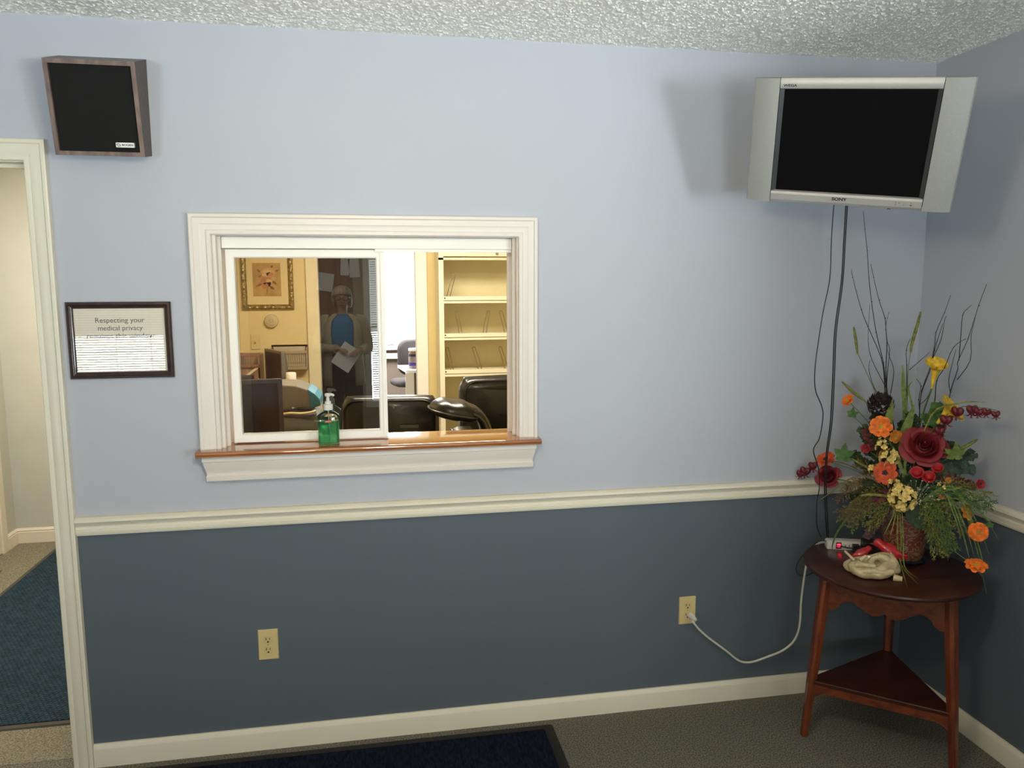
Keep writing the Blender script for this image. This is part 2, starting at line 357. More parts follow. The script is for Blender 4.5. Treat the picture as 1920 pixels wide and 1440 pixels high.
b.tube([(.002, .0022, .0014), (-.0015, .0018, .0014), (.0015, -.0018, .0014), (-.002, -.0022, .0014)], .0006, 5)
b.build('badge_emblem', INK, bd)

# --- framed notice
t = thing('framed_notice', 'dark wood framed privacy notice hanging beside the reception window', 'sign', (-.780, 0, 1.5105))
FR = mat('dark mahogany frame', (.035, .016, .012), .3, coat=.4, var=.3, vscale=40)
pr_ = [(0, 0), (0, .010), (.003, .014), (.009, .015), (.011, .0125), (.014, .0115), (.018, .009), (.021, .0095), (.022, .006), (.022, 0)]
MB().sweep([(-.162, -.127), (-.162, .127), (.162, .127), (.162, -.127)], pr_, closed=True, side=-1).build('frame', FR, t, angle=20)
pp = MB().box(-.141, .141, -.0045, -.001, -.106, .106).build('notice_paper', mat('cream notice paper', (.66, .61, .50), .7, var=.02), t, smooth=False)
part(pp, 'cream paper printed with a privacy request')
for s_, z, sz, sx in (('Respecting your', .066, .0235, 1.0), ('medical privacy', .040, .0225, 1.0), ('requires this window', .014, .0235, 1.05), ('We hope you understand and', -.026, .0115, 1.1),
                      ('thank you for your cooperation.', -.036, .0115, 1.0), ('Please ring the bell if you need any assistance from the staff.', -.066, .0085, 1.0)):
    text('notice_lettering', s_, sz, INK, pp, Matrix.Translation((.0, -.0048, z)) @ FACE, .0001, sx=sx, bold=.0)
MB().box(-.1405, .1405, -.0068, -.0058, -.1055, .1055).build('glass_pane', pane_mat('notice glass', 1.40), t, smooth=False)

# --- duplex outlets
def outlet(label, x, z):
    t = thing('wall_outlet', label, 'outlet', (x, 0, z), group='duplex outlets on the dark blue wall')
    b = MB(); b.loft([[(a, 0, c) for a, c in roundrect(.070, .114, .002)], [(a, -.003, c) for a, c in roundrect(.070, .114, .002)], [(a, -.006, c) for a, c in roundrect(.064, .108, .002)]])
    b.build('cover_plate', IVORY, t, smooth=False)
    for k in (1, -1):
        zc = k*.0195
        pts = [(.0165*math.cos(a), max(-.0135, min(.0135, .0175*math.sin(a)))+zc) for a in [i*2*PI/28 for i in range(28)]]
        r = MB().prism(pts, -.0072, -.0055).build('receptacle', IVORYD, t, smooth=False)
        s = MB(); s.box(-.0078, -.0054, -.0076, -.0068, zc-.001, zc+.0085); s.box(.0054, .0074, -.0076, -.0068, zc, zc+.0078)
        s.prism([(.0032*math.cos(a), zc-.0075+.0034*math.sin(a)) for a in [i*2*PI/10 for i in range(10)]], -.0076, -.0068); s.build('slots', SLOT, r, smooth=False)
    MB().prism([(.0025*math.cos(a), .0025*math.sin(a)) for a in [i*2*PI/12 for i in range(12)]], -.0068, -.0055).build('screw', mat('brass screw', (.3, .23, .1), .5), t, smooth=False)
    return t
outlet('ivory duplex outlet with both sockets empty, below the reception window', -.356, .401)
outlet('ivory duplex outlet with a white plug in its lower socket', 1.252, .399)

# --- television in the corner
def rotm(yaw, pitch, roll):
    cy, sy, cp, sp = math.cos(yaw), math.sin(yaw), math.cos(pitch), math.sin(pitch)
    f = Vector((sy*cp, cy*cp, -sp)); r = Vector((cy, -sy, 0)); u = r.cross(f); cr, sr = math.cos(roll), math.sin(roll)
    r2 = r*cr+u*sr; u2 = u*cr-r*sr
    return Matrix(((r2.x, f.x, u2.x), (r2.y, f.y, u2.y), (r2.z, f.z, u2.z)))
TM = Matrix.Translation((1.534, -.500, 2.124)) @ rotm(math.radians(41.3), math.radians(-20.5), math.radians(-7.3)).to_4x4()
t = thing('television', 'silver flat television with side speakers, mounted high in the corner', 'television', M=TM)
SILV = mat('silver plastic', (.44, .435, .42), .45, .3, var=.03, vscale=3)
SILG = mat('silver speaker mesh', (.34, .345, .33), .45, .2, bump=.12, bscale=700, var=.04, vscale=300)
DKG = mat('dark grey shell', (.03, .03, .032), .5, var=.1)
hw, hh, sw = .31, .195, .228
b = MB(); b.loft([[(x, .012, z) for x, z in roundrect(.60, .375, .01)], [(x, .045, z) for x, z in roundrect(.59, .365, .02)], [(x, .085, z) for x, z in roundrect(.44, .27, .04)]]); b.build('back_shell', DKG, t)
b = MB()
prt = [(0, .164), (-.007, .165), (-.009, .172), (-.009, .186), (-.005, .195), (.014, .195), (.014, .162), (.002, .162)]
b.prism([(y, z) for y, z in prt], -sw, sw, 'X'); bt = b.build('top_bezel', SILV, t, angle=30); b = MB(); pb = [(.002, -.157), (-.007, -.159), (-.011, -.166), (-.009, -.186), (-.002, -.195), (.014, -.195), (.014, -.157)]
b.prism(pb, -sw, sw, 'X'); bz = b.build('bottom_bezel', SILV, t, angle=30)
for sx in (-1, 1):
    b = MB(); P = [(sx*(sw+.002), -.008), (sx*(sw+.02), -.010), (sx*(sw+.055), -.007), (sx*(hw-.004), 0), (sx*hw, .006), (sx*hw, .016), (sx*(sw+.002), .016)]
    b.prism(P, -hh, hh, 'Z'); b.build('speaker_panel', SILG, t, angle=30)
SUR = mat('charcoal screen surround', (.035, .037, .038), .35)
for sx in (-1, 1): MB().prism([(sx*sw, -.006), (sx*(sw-.013), .006), (sx*(sw-.013), .012), (sx*sw, .012)], -.157, .162, 'Z').build('screen_surround', SUR, t, smooth=False)
MB().box(-.217, .217, .005, .011, -.158, .163).build('screen', mat('dark lcd glass', (.004, .004, .005), .16, spec=.25), t, smooth=False)
text('maker_lettering', 'SONY', .0135, INK, bz, Matrix.Translation((-.012, -.0107, -.1735)) @ FACE, .0004, bold=.0004, sx=1.25)
text('series_lettering', 'WEGA', .0105, INK, bt, Matrix.Translation((-.198, -.0088, .1735)) @ FACE, .0003, bold=.0003, sx=1.3)
b = MB()
for x, z, w_, h_ in ((.155, -.172, .003, .0012), (.155, -.1775, .002, .002), (.155, -.182, .002, .001), (.165, -.173, .007, .0008), (.178, -.1785, .001, .003), (.198, -.1715, .0025, .0016), (.198, -.1785, .005, .003)):
    b.box(x-w_/2, x+w_/2, -.0112, -.009, z-h_/2, z+h_/2)
b.build('control_marks', INK, bz, smooth=False)
part(MB().box(.132, .142, .004, .012, -.199, -.194).build('power_button', BLACK, t, smooth=False), 'black button under the bezel')
b = MB(); b.box(-.06, .06, .085, .098, -.06, .06); b.build('mount_plate', BLACK, t, smooth=False)
Ti = TM.inverted()
wp = Ti @ Vector((1.84, -.012, 2.20)); b = MB(); b.tube([(0, .095, 0), (.03, .13, .0), tuple(lerp((.03, .13, 0), wp, .6)), tuple(wp)], .016, 8); b.build('mount_arm', BLACK, t)
b = MB(); b.at(wp, Ti.to_3x3().to_4x4()).box(-.05, .05, -.004, .011, -.08, .08); b.build('wall_plate', BLACK, t, smooth=False)

# --- cables
def cable(name, label, pts, r, m=BLACK, cat='cable', group=None, k=5, parent=None):
    o = MB().tube(smooth_path(pts, k), r, 7).build(name, m, parent)
    return tag(o, label, cat, group) if label else o
cable('television_cable','thin black cable with a kink hanging left of the others under the television',[(1.620,-0.300,1.980),(1.619,-0.292,1.952),(1.622,-0.284,1.841),(1.629,-0.275,1.712),(1.616,-0.267,1.600),(1.609,-0.259,1.506),(1.604,-0.251,1.390),(1.615,-0.242,1.311),(1.647,-0.234,1.251),(1.661,-0.226,1.209),(1.657,-0.218,1.128),(1.643,-0.209,1.091),(1.647,-0.201,1.065),(1.675,-0.193,1.001),(1.687,-0.185,0.926),(1.686,-0.176,0.872),(1.696,-0.168,0.775),(1.722,-0.160,0.722)],.0019,group='cables hanging from the television')
o = cable('television_cable','pair of straight black cables hanging together under the television',[(1.669,-0.290,1.982),(1.675,-0.277,1.954),(1.682,-0.265,1.842),(1.689,-0.252,1.694),(1.682,-0.239,1.522),(1.692,-0.226,1.366),(1.700,-0.214,1.186),(1.698,-0.201,1.063),(1.706,-0.188,0.947),(1.720,-0.175,0.870),(1.738,-0.163,0.771),(1.754,-0.150,0.717)],.0024,group='cables hanging from the television')
MB().tube(smooth_path([(1.675,-0.290,1.982),(1.681,-0.277,1.955),(1.688,-0.265,1.842),(1.695,-0.252,1.694),(1.688,-0.240,1.522),(1.698,-0.227,1.366),(1.706,-0.215,1.186),(1.703,-0.202,1.063),(1.711,-0.190,0.947),(1.726,-0.177,0.870),(1.744,-0.165,0.771),(1.759,-0.152,0.717)],5),.0021,7).build('second_strand',BLACK,o)

# --- floor mats
NAVY = mat('navy ribbed mat', (.006, .010, .020), .95, bump=1, bscale=140, var=.5, vscale=120, spec=.1, stretch=(1, .25, 1))
t = thing('floor_mat', 'navy entrance mat with black rubber border lying below the reception window', 'mat', (-.25, -.55, 0))
b = MB(); z = .006
b.loft([[(x, y, 0) for x, y in roundrect(1.88, 1.01, .01)], [(x, y, z*.6) for x, y in roundrect(1.87, 1.0, .01)]]); b.build('rubber_border', RUBBER, t, smooth=False)
MB().prism(roundrect(1.80, .93, .008), .003, .009, 'Z').build('mat_pile', NAVY, t, smooth=False)
WAF = mat('blue waffle mat', (.030, .055, .085), .9, var=.2, vscale=40, spec=.1)
nt = WAF.node_tree; bk = nt.nodes.new('ShaderNodeTexBrick'); tc = nt.nodes.new('ShaderNodeTexCoord'); nt.links.new(tc.outputs['Object'], bk.inputs['Vector'])
bk.inputs['Scale'].default_value = 26; bk.inputs['Mortar Size'].default_value = .09; bk.inputs['Mortar Smooth'].default_value = .9; bk.inputs['Row Height'].default_value = .4
bp = nt.nodes.new('ShaderNodeBump'); bp.inputs['Strength'].default_value = 1; bp.inputs['Distance'].default_value = .008; bp.invert = True
nt.links.new(bk.outputs['Fac'], bp.inputs['Height']); nt.links.new(bp.outputs['Normal'], nt.nodes['Principled BSDF'].inputs['Normal'])
t = thing('floor_mat', 'blue waffle-textured runner mat on the hallway carpet beyond the doorway', 'mat', (-1.56, 1.42, .0015))
MB().loft([[(x, y, 0) for x, y in roundrect(.92, 2.26, .01)], [(x, y, .006) for x, y in roundrect(.91, 2.25, .01)]]).build('rubber_border', mat('grey brown rubber', (.06, .055, .045), .8), t, smooth=False)
MB().prism(roundrect(.86, 2.20, .01), .003, .010, 'Z').build('mat_pile', WAF, t, smooth=False)
b = MB(); b.box(0, .11, 0, .26, 0, .005)
for i in range(9): b.box(.012, .098, .02+i*.025, .030+i*.025, .005, .007)
tag(b.build('floor_vent', mat('brown metal register', (.12, .075, .035), .5, .3), loc=(-2.285, 1.86, 0), smooth=False), 'brown metal floor register beside the hallway mat', 'vent')

# --- hand sanitizer on the sill
t = thing('sanitizer_bottle', 'clear pump bottle of green hand gel standing on the oak sill', 'bottle', (-.117, .008, 1.1305))
CLEAR = mat('clear plastic', (.86, .93, .87), .06, trans=1, ior=1.35)
GEL = mat('green gel', (.22, .82, .42), .1, trans=.82, ior=1.33)
PUMP = mat('translucent white plastic', (.80, .80, .74), .35, trans=.25)
def sec(w_, d_, z, r): return [(x, y, z) for x, y in roundrect(w_, d_, r, 5)]
b = MB(); b.loft([sec(.066, .034, 0, .012), sec(.072, .040, .003, .014), sec(.073, .041, .05, .014), sec(.075, .041, .096, .014), sec(.074, .040, .104, .013), sec(.040, .030, .1165, .012), sec(.030, .028, .119, .0139), sec(.029, .029, .125, .0144)])
b.build('bottle_body', CLEAR, t, angle=60)
b = MB(); b.loft([sec(.062, .030, .004, .011), sec(.067, .035, .007, .012), sec(.068, .036, .05, .012), sec(.069, .036, .084, .012)]); b.build('gel', GEL, t, angle=60)
b = MB(); b.lathe([(.0165, .122), (.0168, .124), (.0168, .140), (.0160, .142), (.0115, .1425), (.0110, .152), (.0060, .1535), (.0052, .170), (.0052, .172)], 20); p = b.build('pump', PUMP, t, angle=30)
b = MB(); b.lathe([(.0095, .170), (.0105, .173), (.0105, .178), (.008, .181), (.001, .1815)], 16); b.at((.0, 0, .176)).tube([(0, 0, 0), (.012, 0, .0005), (.019, 0, -.002), (.0205, 0, -.0055)], [.0050, .0046, .0042, .0036], 8); b.build('pump_head', PUMP, p)
MB().tube([(0, 0, .12), (.002, 0, .06), (.006, 0, .012)], .002, 6).build('dip_tube', PUMP, t)
lb = MB().at((0, -.0212, 0)).prism(roundrect(.022, .006, .001, cy=.083), 0, .0004).build('front_label', mat('pink red print', (.6, .15, .14), .5), t, smooth=False)
b = MB()
for i in range(4): b.box(-.016, .016-.004*(i % 2), -.0217, -.0213, .0745-i*.0055, .0757-i*.0055)
b.build('label_lines', mat('dark green print', (.03, .16, .08), .5), lb, smooth=False)
# ================================================================== corner table
CHERRY = wood('cherry red wood', (.085, .015, .006), (.23, .052, .016), .34, 5, 'Z', .4)
CHERRYX = wood('cherry red board', (.085, .016, .006), (.20, .046, .015), .34, 5, 'X', .4)
DARKTOP = wood('dark cherry top', (.028, .0065, .003), (.062, .016, .008), .30, 4, 'X', .15)
TX, TY, TZ = 1.885, -.340, .666
t = thing('side_table', 'round red-brown wooden three-legged table in the corner with a low triangular shelf', 'table', (TX, TY, 0))
b = MB(); b.lathe([(.001, TZ-.021), (.284, TZ-.021), (.292, TZ-.016), (.2955, TZ-.009), (.294, TZ-.003), (.288, TZ), (.001, TZ)], 72, cap=False); b.build('table_top', DARKTOP, t, angle=30)
th0 = math.radians(169.9); rt, rf = .226, .281
def legp(k, z, dr=0):
    a = th0+k*2*PI/3; r = rf+(rt-rf)*z/.646+dr; return Vector((r*math.cos(a), r*math.sin(a), z))
for k in range(3):
    a = th0+k*2*PI/3; b = MB(); rings = []
    for z, h_ in ((0, .0125), (.2, .0165), (.46, .019), (.645, .0195)):
        p = legp(k, z); u = Vector((math.cos(a), math.sin(a), 0)); v_ = Vector((-u.y, u.x, 0))
        # pentagonal leg section: two faces meet the aprons
        rings.append([p+u*x*h_+v_*y*h_ for x, y in ((1, .75), (.4, 1.05), (-.9, .55), (-.9, -.55), (.4, -1.05), (1, -.75))])
    b.loft(rings); b.build('leg', CHERRY, t, smooth=False, bevel=.002)
ctrl = [(0, .142), (.05, .143), (.09, .132), (.13, .109), (.18, .098), (.225, .097), (.28, .111), (.35, .127), (.41, .135), (.455, .132), (.48, .124), (.5, .121)]
def depth_at(s):
    s = min(s, 1-s)
    for (a, da), (c, dc) in zip(ctrl, ctrl[1:]):
        if s <= c:
            q = (s-a)/(c-a); q = q*q*(3-2*q); return da+(dc-da)*q
    return ctrl[-1][1]
def board(k, z0, depthf, thick, dr, n=64):
    A = legp(k, z0, dr); B = legp((k+1) % 3, z0, dr); d = (B-A).normalized(); nrm = Vector((d.y, -d.x, 0)); top = []; bot = []
    rings = []
    for i in range(n+1):
        s = i/n; p = A+(B-A)*s; dz = depthf(s)
        rings.append([p-nrm*thick/2, p+nrm*thick/2, p+nrm*thick/2-Vector((0, 0, dz)), p-nrm*thick/2-Vector((0, 0, dz))])
    return rings
for k in range(3):
    MB().loft(board(k, .645, depth_at, .018, -.004)).build('apron', CHERRYX, t, angle=30)
for k in range(3):
    MB().loft(board(k, .214, lambda s: .034+.030*max(0, 1-min(s, 1-s)/.10)**1.5, .016, -.002, 40)).build('shelf_rail', CHERRYX, t, angle=30)
tri = []
for k in range(3):
    p = legp(k, .224, .004); a = th0+k*2*PI/3; v_ = Vector((-math.sin(a), math.cos(a), 0)); tri += [(p-v_*.012), (p+v_*.012)]
MB().prism([(p.x, p.y) for p in tri], .211, .227, 'Z').build('shelf', DARKTOP, t, smooth=False, bevel=.003)

# power strip with adapter, lying at the back of the table
PS = Vector((1.772, -.118, TZ+.001)); pa = math.atan2(-.053, .15)
t = thing('power_strip', 'white power strip with glowing red switch and a black adapter on the corner table', 'power strip', PS, pa)
t.location.z = TZ+.0005
b = MB(); b.loft([[(x, y, z) for x, y in roundrect(w_, d_, r, 4, .13)] for w_, d_, z, r in ((.262, .046, 0, .006), (.264, .048, .004, .008), (.264, .048, .026, .008), (.256, .040, .032, .008))])
b.build('strip_body', WHITEP, t, angle=50)
LED = mat('glowing red switch', (.5, .01, .02), .3, emit=(1, .02, .06), estr=5)
hs = MB().box(.030, .050, -.0262, -.010, .004, .0285).build('switch_housing', mat('dark red housing', (.09, .01, .012), .4), t, smooth=False, bevel=.001)
part(MB().box(.0335, .0465, -.0285, -.020, .011, .024).build('rocker_switch', LED, hs, smooth=False, bevel=.002), 'glowing red rocker switch')
for i in range(6):
    x = .072+i*.033; b = MB(); b.box(x-.008, x-.0055, -.0248, -.020, .012, .020); b.box(x+.0055, x+.008, -.0248, -.020, .012, .020); b.box(x-.002, x+.002, -.0248, -.020, .006, .010); b.build('socket', SLOT, t, smooth=False)
b = MB(); b.box(.118, .165, -.082, -.025, 0, .052); part(b.build('adapter', BLACK, t, smooth=False, bevel=.004), 'black plug-in adapter')
part(MB().box(.088, .112, -.050, -.025, .003, .028).build('plug', BLACK, t, smooth=False, bevel=.003), 'black plug')
Pi = Matrix.Translation(t.location) @ Matrix.Rotation(pa, 4, 'Z'); Pi = Pi.inverted()
part(MB().tube(smooth_path([Pi @ Vector((1.771,-0.118,0.687)),Pi @ Vector((1.761,-0.088,0.673)),Pi @ Vector((1.753,-0.062,0.643)),Pi @ Vector((1.737,-0.060,0.612)),Pi @ Vector((1.726,-0.062,0.574)),Pi @ Vector((1.719,-0.060,0.507)),Pi @ Vector((1.714,-0.057,0.416)),Pi @ Vector((1.715,-0.055,0.337)),Pi @ Vector((1.709,-0.050,0.282)),Pi @ Vector((1.688,-0.045,0.239)),Pi @ Vector((1.647,-0.040,0.208)),Pi @ Vector((1.592,-0.036,0.188)),Pi @ Vector((1.535,-0.034,0.172)),Pi @ Vector((1.501,-0.033,0.170)),Pi @ Vector((1.465,-0.033,0.182)),Pi @ Vector((1.405,-0.034,0.232)),Pi @ Vector((1.334,-0.036,0.289)),Pi @ Vector((1.290,-0.040,0.330)),Pi @ Vector((1.269,-0.042,0.355)),Pi @ Vector((1.256,-0.040,0.371))],5),.0042,8).build('power_cord',WHITEP,t),'white cord swagged down to the wall outlet')
pl = Pi @ Vector((1.262,-.0080,.3795)); b = MB(); b.tube([pl, pl+Vector(Pi.to_3x3() @ Vector((.004,-.016,-.002))), pl+Vector(Pi.to_3x3() @ Vector((.012,-.032,-.008)))],[.0125,.0115,.006],10); part(b.build('wall_plug',WHITEP,t),'white plug in the lower socket')
part(MB().tube(smooth_path([Pi @ Vector((1.779,-0.130,0.691)),Pi @ Vector((1.747,-0.105,0.687)),Pi @ Vector((1.722,-0.075,0.641)),Pi @ Vector((1.695,-0.065,0.604)),Pi @ Vector((1.684,-0.060,0.567)),Pi @ Vector((1.695,-0.055,0.538)),Pi @ Vector((1.727,-0.050,0.525)),Pi @ Vector((1.757,-0.050,0.532)),Pi @ Vector((1.792,-0.045,0.550))],5),.0018,7).build('adapter_cord',BLACK,t),'thin black cord looping behind the table')
part(MB().tube(smooth_path([(.03,-.035,.018),(.05,-.031,.016),(.08,-.034,.012),(.125,-.04,.016)],5),.0022,7).build('plug_cord',BLACK,t),'black cord lying across the strip')

# ceramic bird figurine
CER = mat('cream glazed ceramic', (.52, .43, .24), .18, coat=.6, var=.18, vscale=26, bump=.9, bscale=42, bdetail=3)
REDB = mat('glossy red ceramic', (.42, .018, .022), .14, coat=.7, var=.3, vscale=60)
t = thing('bird_figurine', 'cream glazed ceramic nest with two red birds, on the corner table', 'figurine', (1.758, -.412, TZ), math.radians(-22))
b = MB(); rings = []
def lump(a, k): return 1+.10*math.sin(3*a+.7)+.06*math.sin(5*a+k*1.3)+.04*math.sin(9*a+k*2.1)
for k, (r, z) in enumerate([(.60, 0), (.86, .004), (1.0, .018), (.98, .032), (.90, .046), (.80, .056), (.64, .060), (.52, .050), (.36, .038), (.1, .034)]):
    rings.append([(.088*r*lump(a, k*.5)*math.cos(a), .060*r*lump(a, k*.5)*math.sin(a), z+.006*math.sin(2*a+1)*(k > 2)+(.018*math.cos(a-.5) if 3 < k < 7 else 0)*1.0) for a in [i*2*PI/56 for i in range(56)]])
b.loft(rings); b.build('nest', CER, t, angle=60, subsurf=1)
RG = [(.022+.023*math.cos(a)*1.1, -.004+.006*math.sin(a), .046+.022*math.sin(a)) for a in [k*2*PI/14 for k in range(14)]]
b = MB(); b.tube(RG+[RG[0], RG[1]], [.0125+.004*math.sin(k*.9+.5) for k in range(16)], 12); b.build('pierced_branch', CER, t, angle=80, subsurf=1)
b = MB(); b.tube(smooth_path([(.018, .004, .070), (.040, .000, .066), (.062, -.004, .052), (.082, -.010, .038)], 3), [.011, .013, .015, .017, .018, .019, .019, .018, .017, .012], 12); b.tube(smooth_path([(-.050, -.040, .022), (-.010, -.052, .034), (.030, -.048, .028), (.066, -.036, .034)], 4), [.008, .010, .011, .012, .013, .012, .011, .010, .011, .012, .012, .011, .008], 10)
b.tube(smooth_path([(-.060, -.028, .044), (-.030, -.040, .050), (.004, -.040, .048)], 4), [.009]*9, 9); b.build('folded_leaf', CER, t, angle=80, subsurf=1)
for P, r_ in (([(-.058, -.004, .052), (-.088, .012, .080)], [.0055, .0045]), ([(-.040, -.010, .056), (-.020, -.006, .072)], [.008, .005]), ([(.066, -.034, .010), (.092, -.044, .010)], [.013, .009])):
    MB().tube(P, r_, 8).build('twig_stub', CER, t, angle=60)
def bird(loc, ang, s, name='bird'):
    b = MB(); M0 = Matrix.Translation(loc) @ Matrix.Rotation(ang, 4, 'Z') @ Matrix.Diagonal((s, s, s, 1))
    b.M = M0; b.loft([[(x, y*1.0, z) for y, z in [(r*math.cos(a), zc+r*1.02*math.sin(a)) for a in [i*2*PI/16 for i in range(16)]]] for x, r, zc in
        ((-.056, .004, .016), (-.042, .009, .020), (-.027, .017, .025), (-.010, .027, .030), (.008, .0305, .033), (.023, .027, .040), (.032, .021, .049), (.039, .019, .057), (.049, .0165, .060), (.057, .010, .059), (.060, .003, .057))])
    o = b.build(name, REDB, t, angle=70)
    b = MB(); b.M = M0 @ Matrix.Translation((.058, 0, .054)) @ Matrix.Rotation(PI/2, 4, 'Y'); b.lathe([(.005, 0), (.003, .006), (.0004, .013)], 8); part(b.build('beak', mat('dark beak', (.12, .03, .02), .3), o), 'dark beak')
    b = MB(); b.M = M0
    for sg in (1, -1):
        b.loft([[(x, sg*(.022+dy), z) for z in (.028-h_, .028+h_)]+[(x, sg*(.027+dy), .028)] for x, h_, dy in ((.014, .003, -.002), (.004, .012, 0), (-.014, .011, -.003), (-.036, .006, -.010), (-.052, .002, -.014))])
    b.build('wing', REDB, o, angle=60)
    return o
bird((-.020, .070, .030), math.radians(16), .68)
bird((.082, .072, .034), math.radians(168), 1.0)
MB().tube([(.045, .026, .030), (.066, .050, .036), (.086, .070, .042)], [.012, .010, .009], 8).build('perch', CER, t, angle=60)

# ================================================================== flower arrangement
VL = Vector((1.977, -.283, TZ)); VA = -math.radians(38.5)
t = thing('flower_arrangement', 'tall artificial autumn flower arrangement with bare twigs in a brick-red patterned vase', 'flower arrangement', VL, VA)
VASE = mat('brick red vase', (.15, .035, .022), .4, coat=.15, bump=.5, bscale=30)
nt = VASE.node_tree; N = nt.nodes; L = nt.links
tc = N.new('ShaderNodeTexCoord'); wv = N.new('ShaderNodeTexWave'); wv.wave_type = 'RINGS'; wv.inputs['Scale'].default_value = 14; wv.inputs['Distortion'].default_value = 16; wv.inputs['Detail'].default_value = 2; wv.inputs['Detail Scale'].default_value = 2.4
L.new(tc.outputs['Object'], wv.inputs[0]); rp = N.new('ShaderNodeValToRGB'); L.new(wv.outputs['Fac'], rp.inputs[0])
e = rp.color_ramp.elements; e[0].position = .60; e[0].color = (.15, .032, .020, 1); e[1].position = .78; e[1].color = (.23, .15, .085, 1); L.new(rp.outputs[0], N['Principled BSDF'].inputs['Base Color'])
b = MB(); b.lathe([(.001, .012), (.066, .012), (.071, .02), (.076, .06), (.080, .12), (.084, .165), (.088, .185), (.086, .188), (.080, .185), (.074, .15), (.070, .03), (.001, .03)], 40, cap=False)
v = b.build('vase', VASE, t, angle=50); part(v, 'brick-red vase with pale scrolling pattern')
part(MB().lathe([(.05, 0), (.074, 0), (.082, .006), (.084, .012), (.080, .014), (.06, .013), (.001, .012)], 36).build('vase_base', mat('dark green glazed base', (.006, .018, .02), .12, coat=.6), v, angle=40), 'glossy dark green base')
def fm(n, c, var=.25, rough=.6, vs=70, **k): return mat(n, c, rough, var=var, vscale=vs, **k)
F_OR = fm('orange petals', (.80, .17, .012)); F_OD = fm('amber petals', (.62, .20, .015)); F_RO = fm('red orange petals', (.55, .07, .014)); F_RD = fm('deep red petals', (.30, .014, .022), .2)
F_RS = fm('rose red petals', (.22, .018, .026), .15, .55, 30); F_RB = fm('bright red petals', (.42, .02, .026)); F_YE = fm('yellow petals', (.72, .46, .035)); F_PY = fm('pale yellow petals', (.70, .52, .16), .3, .6, 110)
F_CE = fm('golden centre', (.5, .3, .03)); F_DC = fm('dark seed centre', (.03, .022, .018)); F_BH = fm('burgundy heart petals', (.12, .006, .014), .2, .4)
G_DK = fm('dark green leaf', (.022, .045, .014), .4); G_MD = fm('mid green leaf', (.05, .12, .022), .3); G_LT = fm('olive stem green', (.13, .17, .035), .3); G_YL = fm('yellow green fern', (.16, .17, .03), .4)
G_BR = fm('rust fern', (.15, .085, .022), .4); G_PU = fm('dusty purple foliage', (.075, .030, .034), .4); G_MR = fm('maroon leaf', (.10, .02, .02), .4); G_TW = fm('dark twig bark', (.018, .012, .012), .4); G_BN = fm('dry brown stem', (.12, .10, .05), .3)
G_BL = fm('bluish leaf', (.03, .06, .04), .4); BROWN = fm('dark brown cone', (.030, .018, .014), .5, .7)
def frame_to(face):
    f = Vector(face).normalized(); return f.to_track_quat('Z', 'Y').to_matrix().to_4x4()
def stem_to(p, r=.0016, m=None, parent=None, sag=.0, name='stem'):
    p = Vector(p); q0 = Vector((p.x*.12, p.y*.12, .17)); q1 = Vector((p.x*.45, p.y*.5, .17+(p.z-.17)*.6+sag+.02)); MB().tube(smooth_path([q0, q1, p], 6), r, 5).build(name, m or G_LT, parent)
def flower(name, p, rad, face, pm, cm, npet=8, layers=2, cup=.25, width=.46, lab=None, notch=False):
    M0 = Matrix.Translation(p) @ frame_to(face); b = MB(); b.M = M0
    for l in range(layers):
        for i in range(npet):
            a = (i+.5*l)*2*PI/npet+RND.uniform(-.08, .08); rr = rad*(1-.42*l)*RND.uniform(.90, 1.06); zc = .002+.004*l
            d = Vector((math.cos(a), math.sin(a), 0)); c_ = cup*(1+.5*l)
            pts = [d*rr*q+Vector((0, 0, zc+rr*c_*(q**1.6)-(.10*rr if q == 1 else 0))) for q in (.12, .4, .7, .9, 1.0)]
            w_ = rr*width*2*math.sin(PI/npet)*1.15
            b.blade(pts, [w_*.35, w_*.8, w_*1.05, w_*.85, w_*.35], (0, 0, 1), .25)
    o = b.build(name, pm, t, angle=80); part(o, lab)
    b = MB(); b.M = M0
    for i in range(14):
        a = i*2.4; q = rad*.20*math.sqrt(i/14); b.M = M0 @ Matrix.Translation((q*math.cos(a), q*math.sin(a), .006+rad*.06)); b.ball(rad*.075, 6, 4)
    b.build('flower_centre', cm, o)
    stem_to(Vector(p)-Vector(face).normalized()*.004, parent=o)
    return o
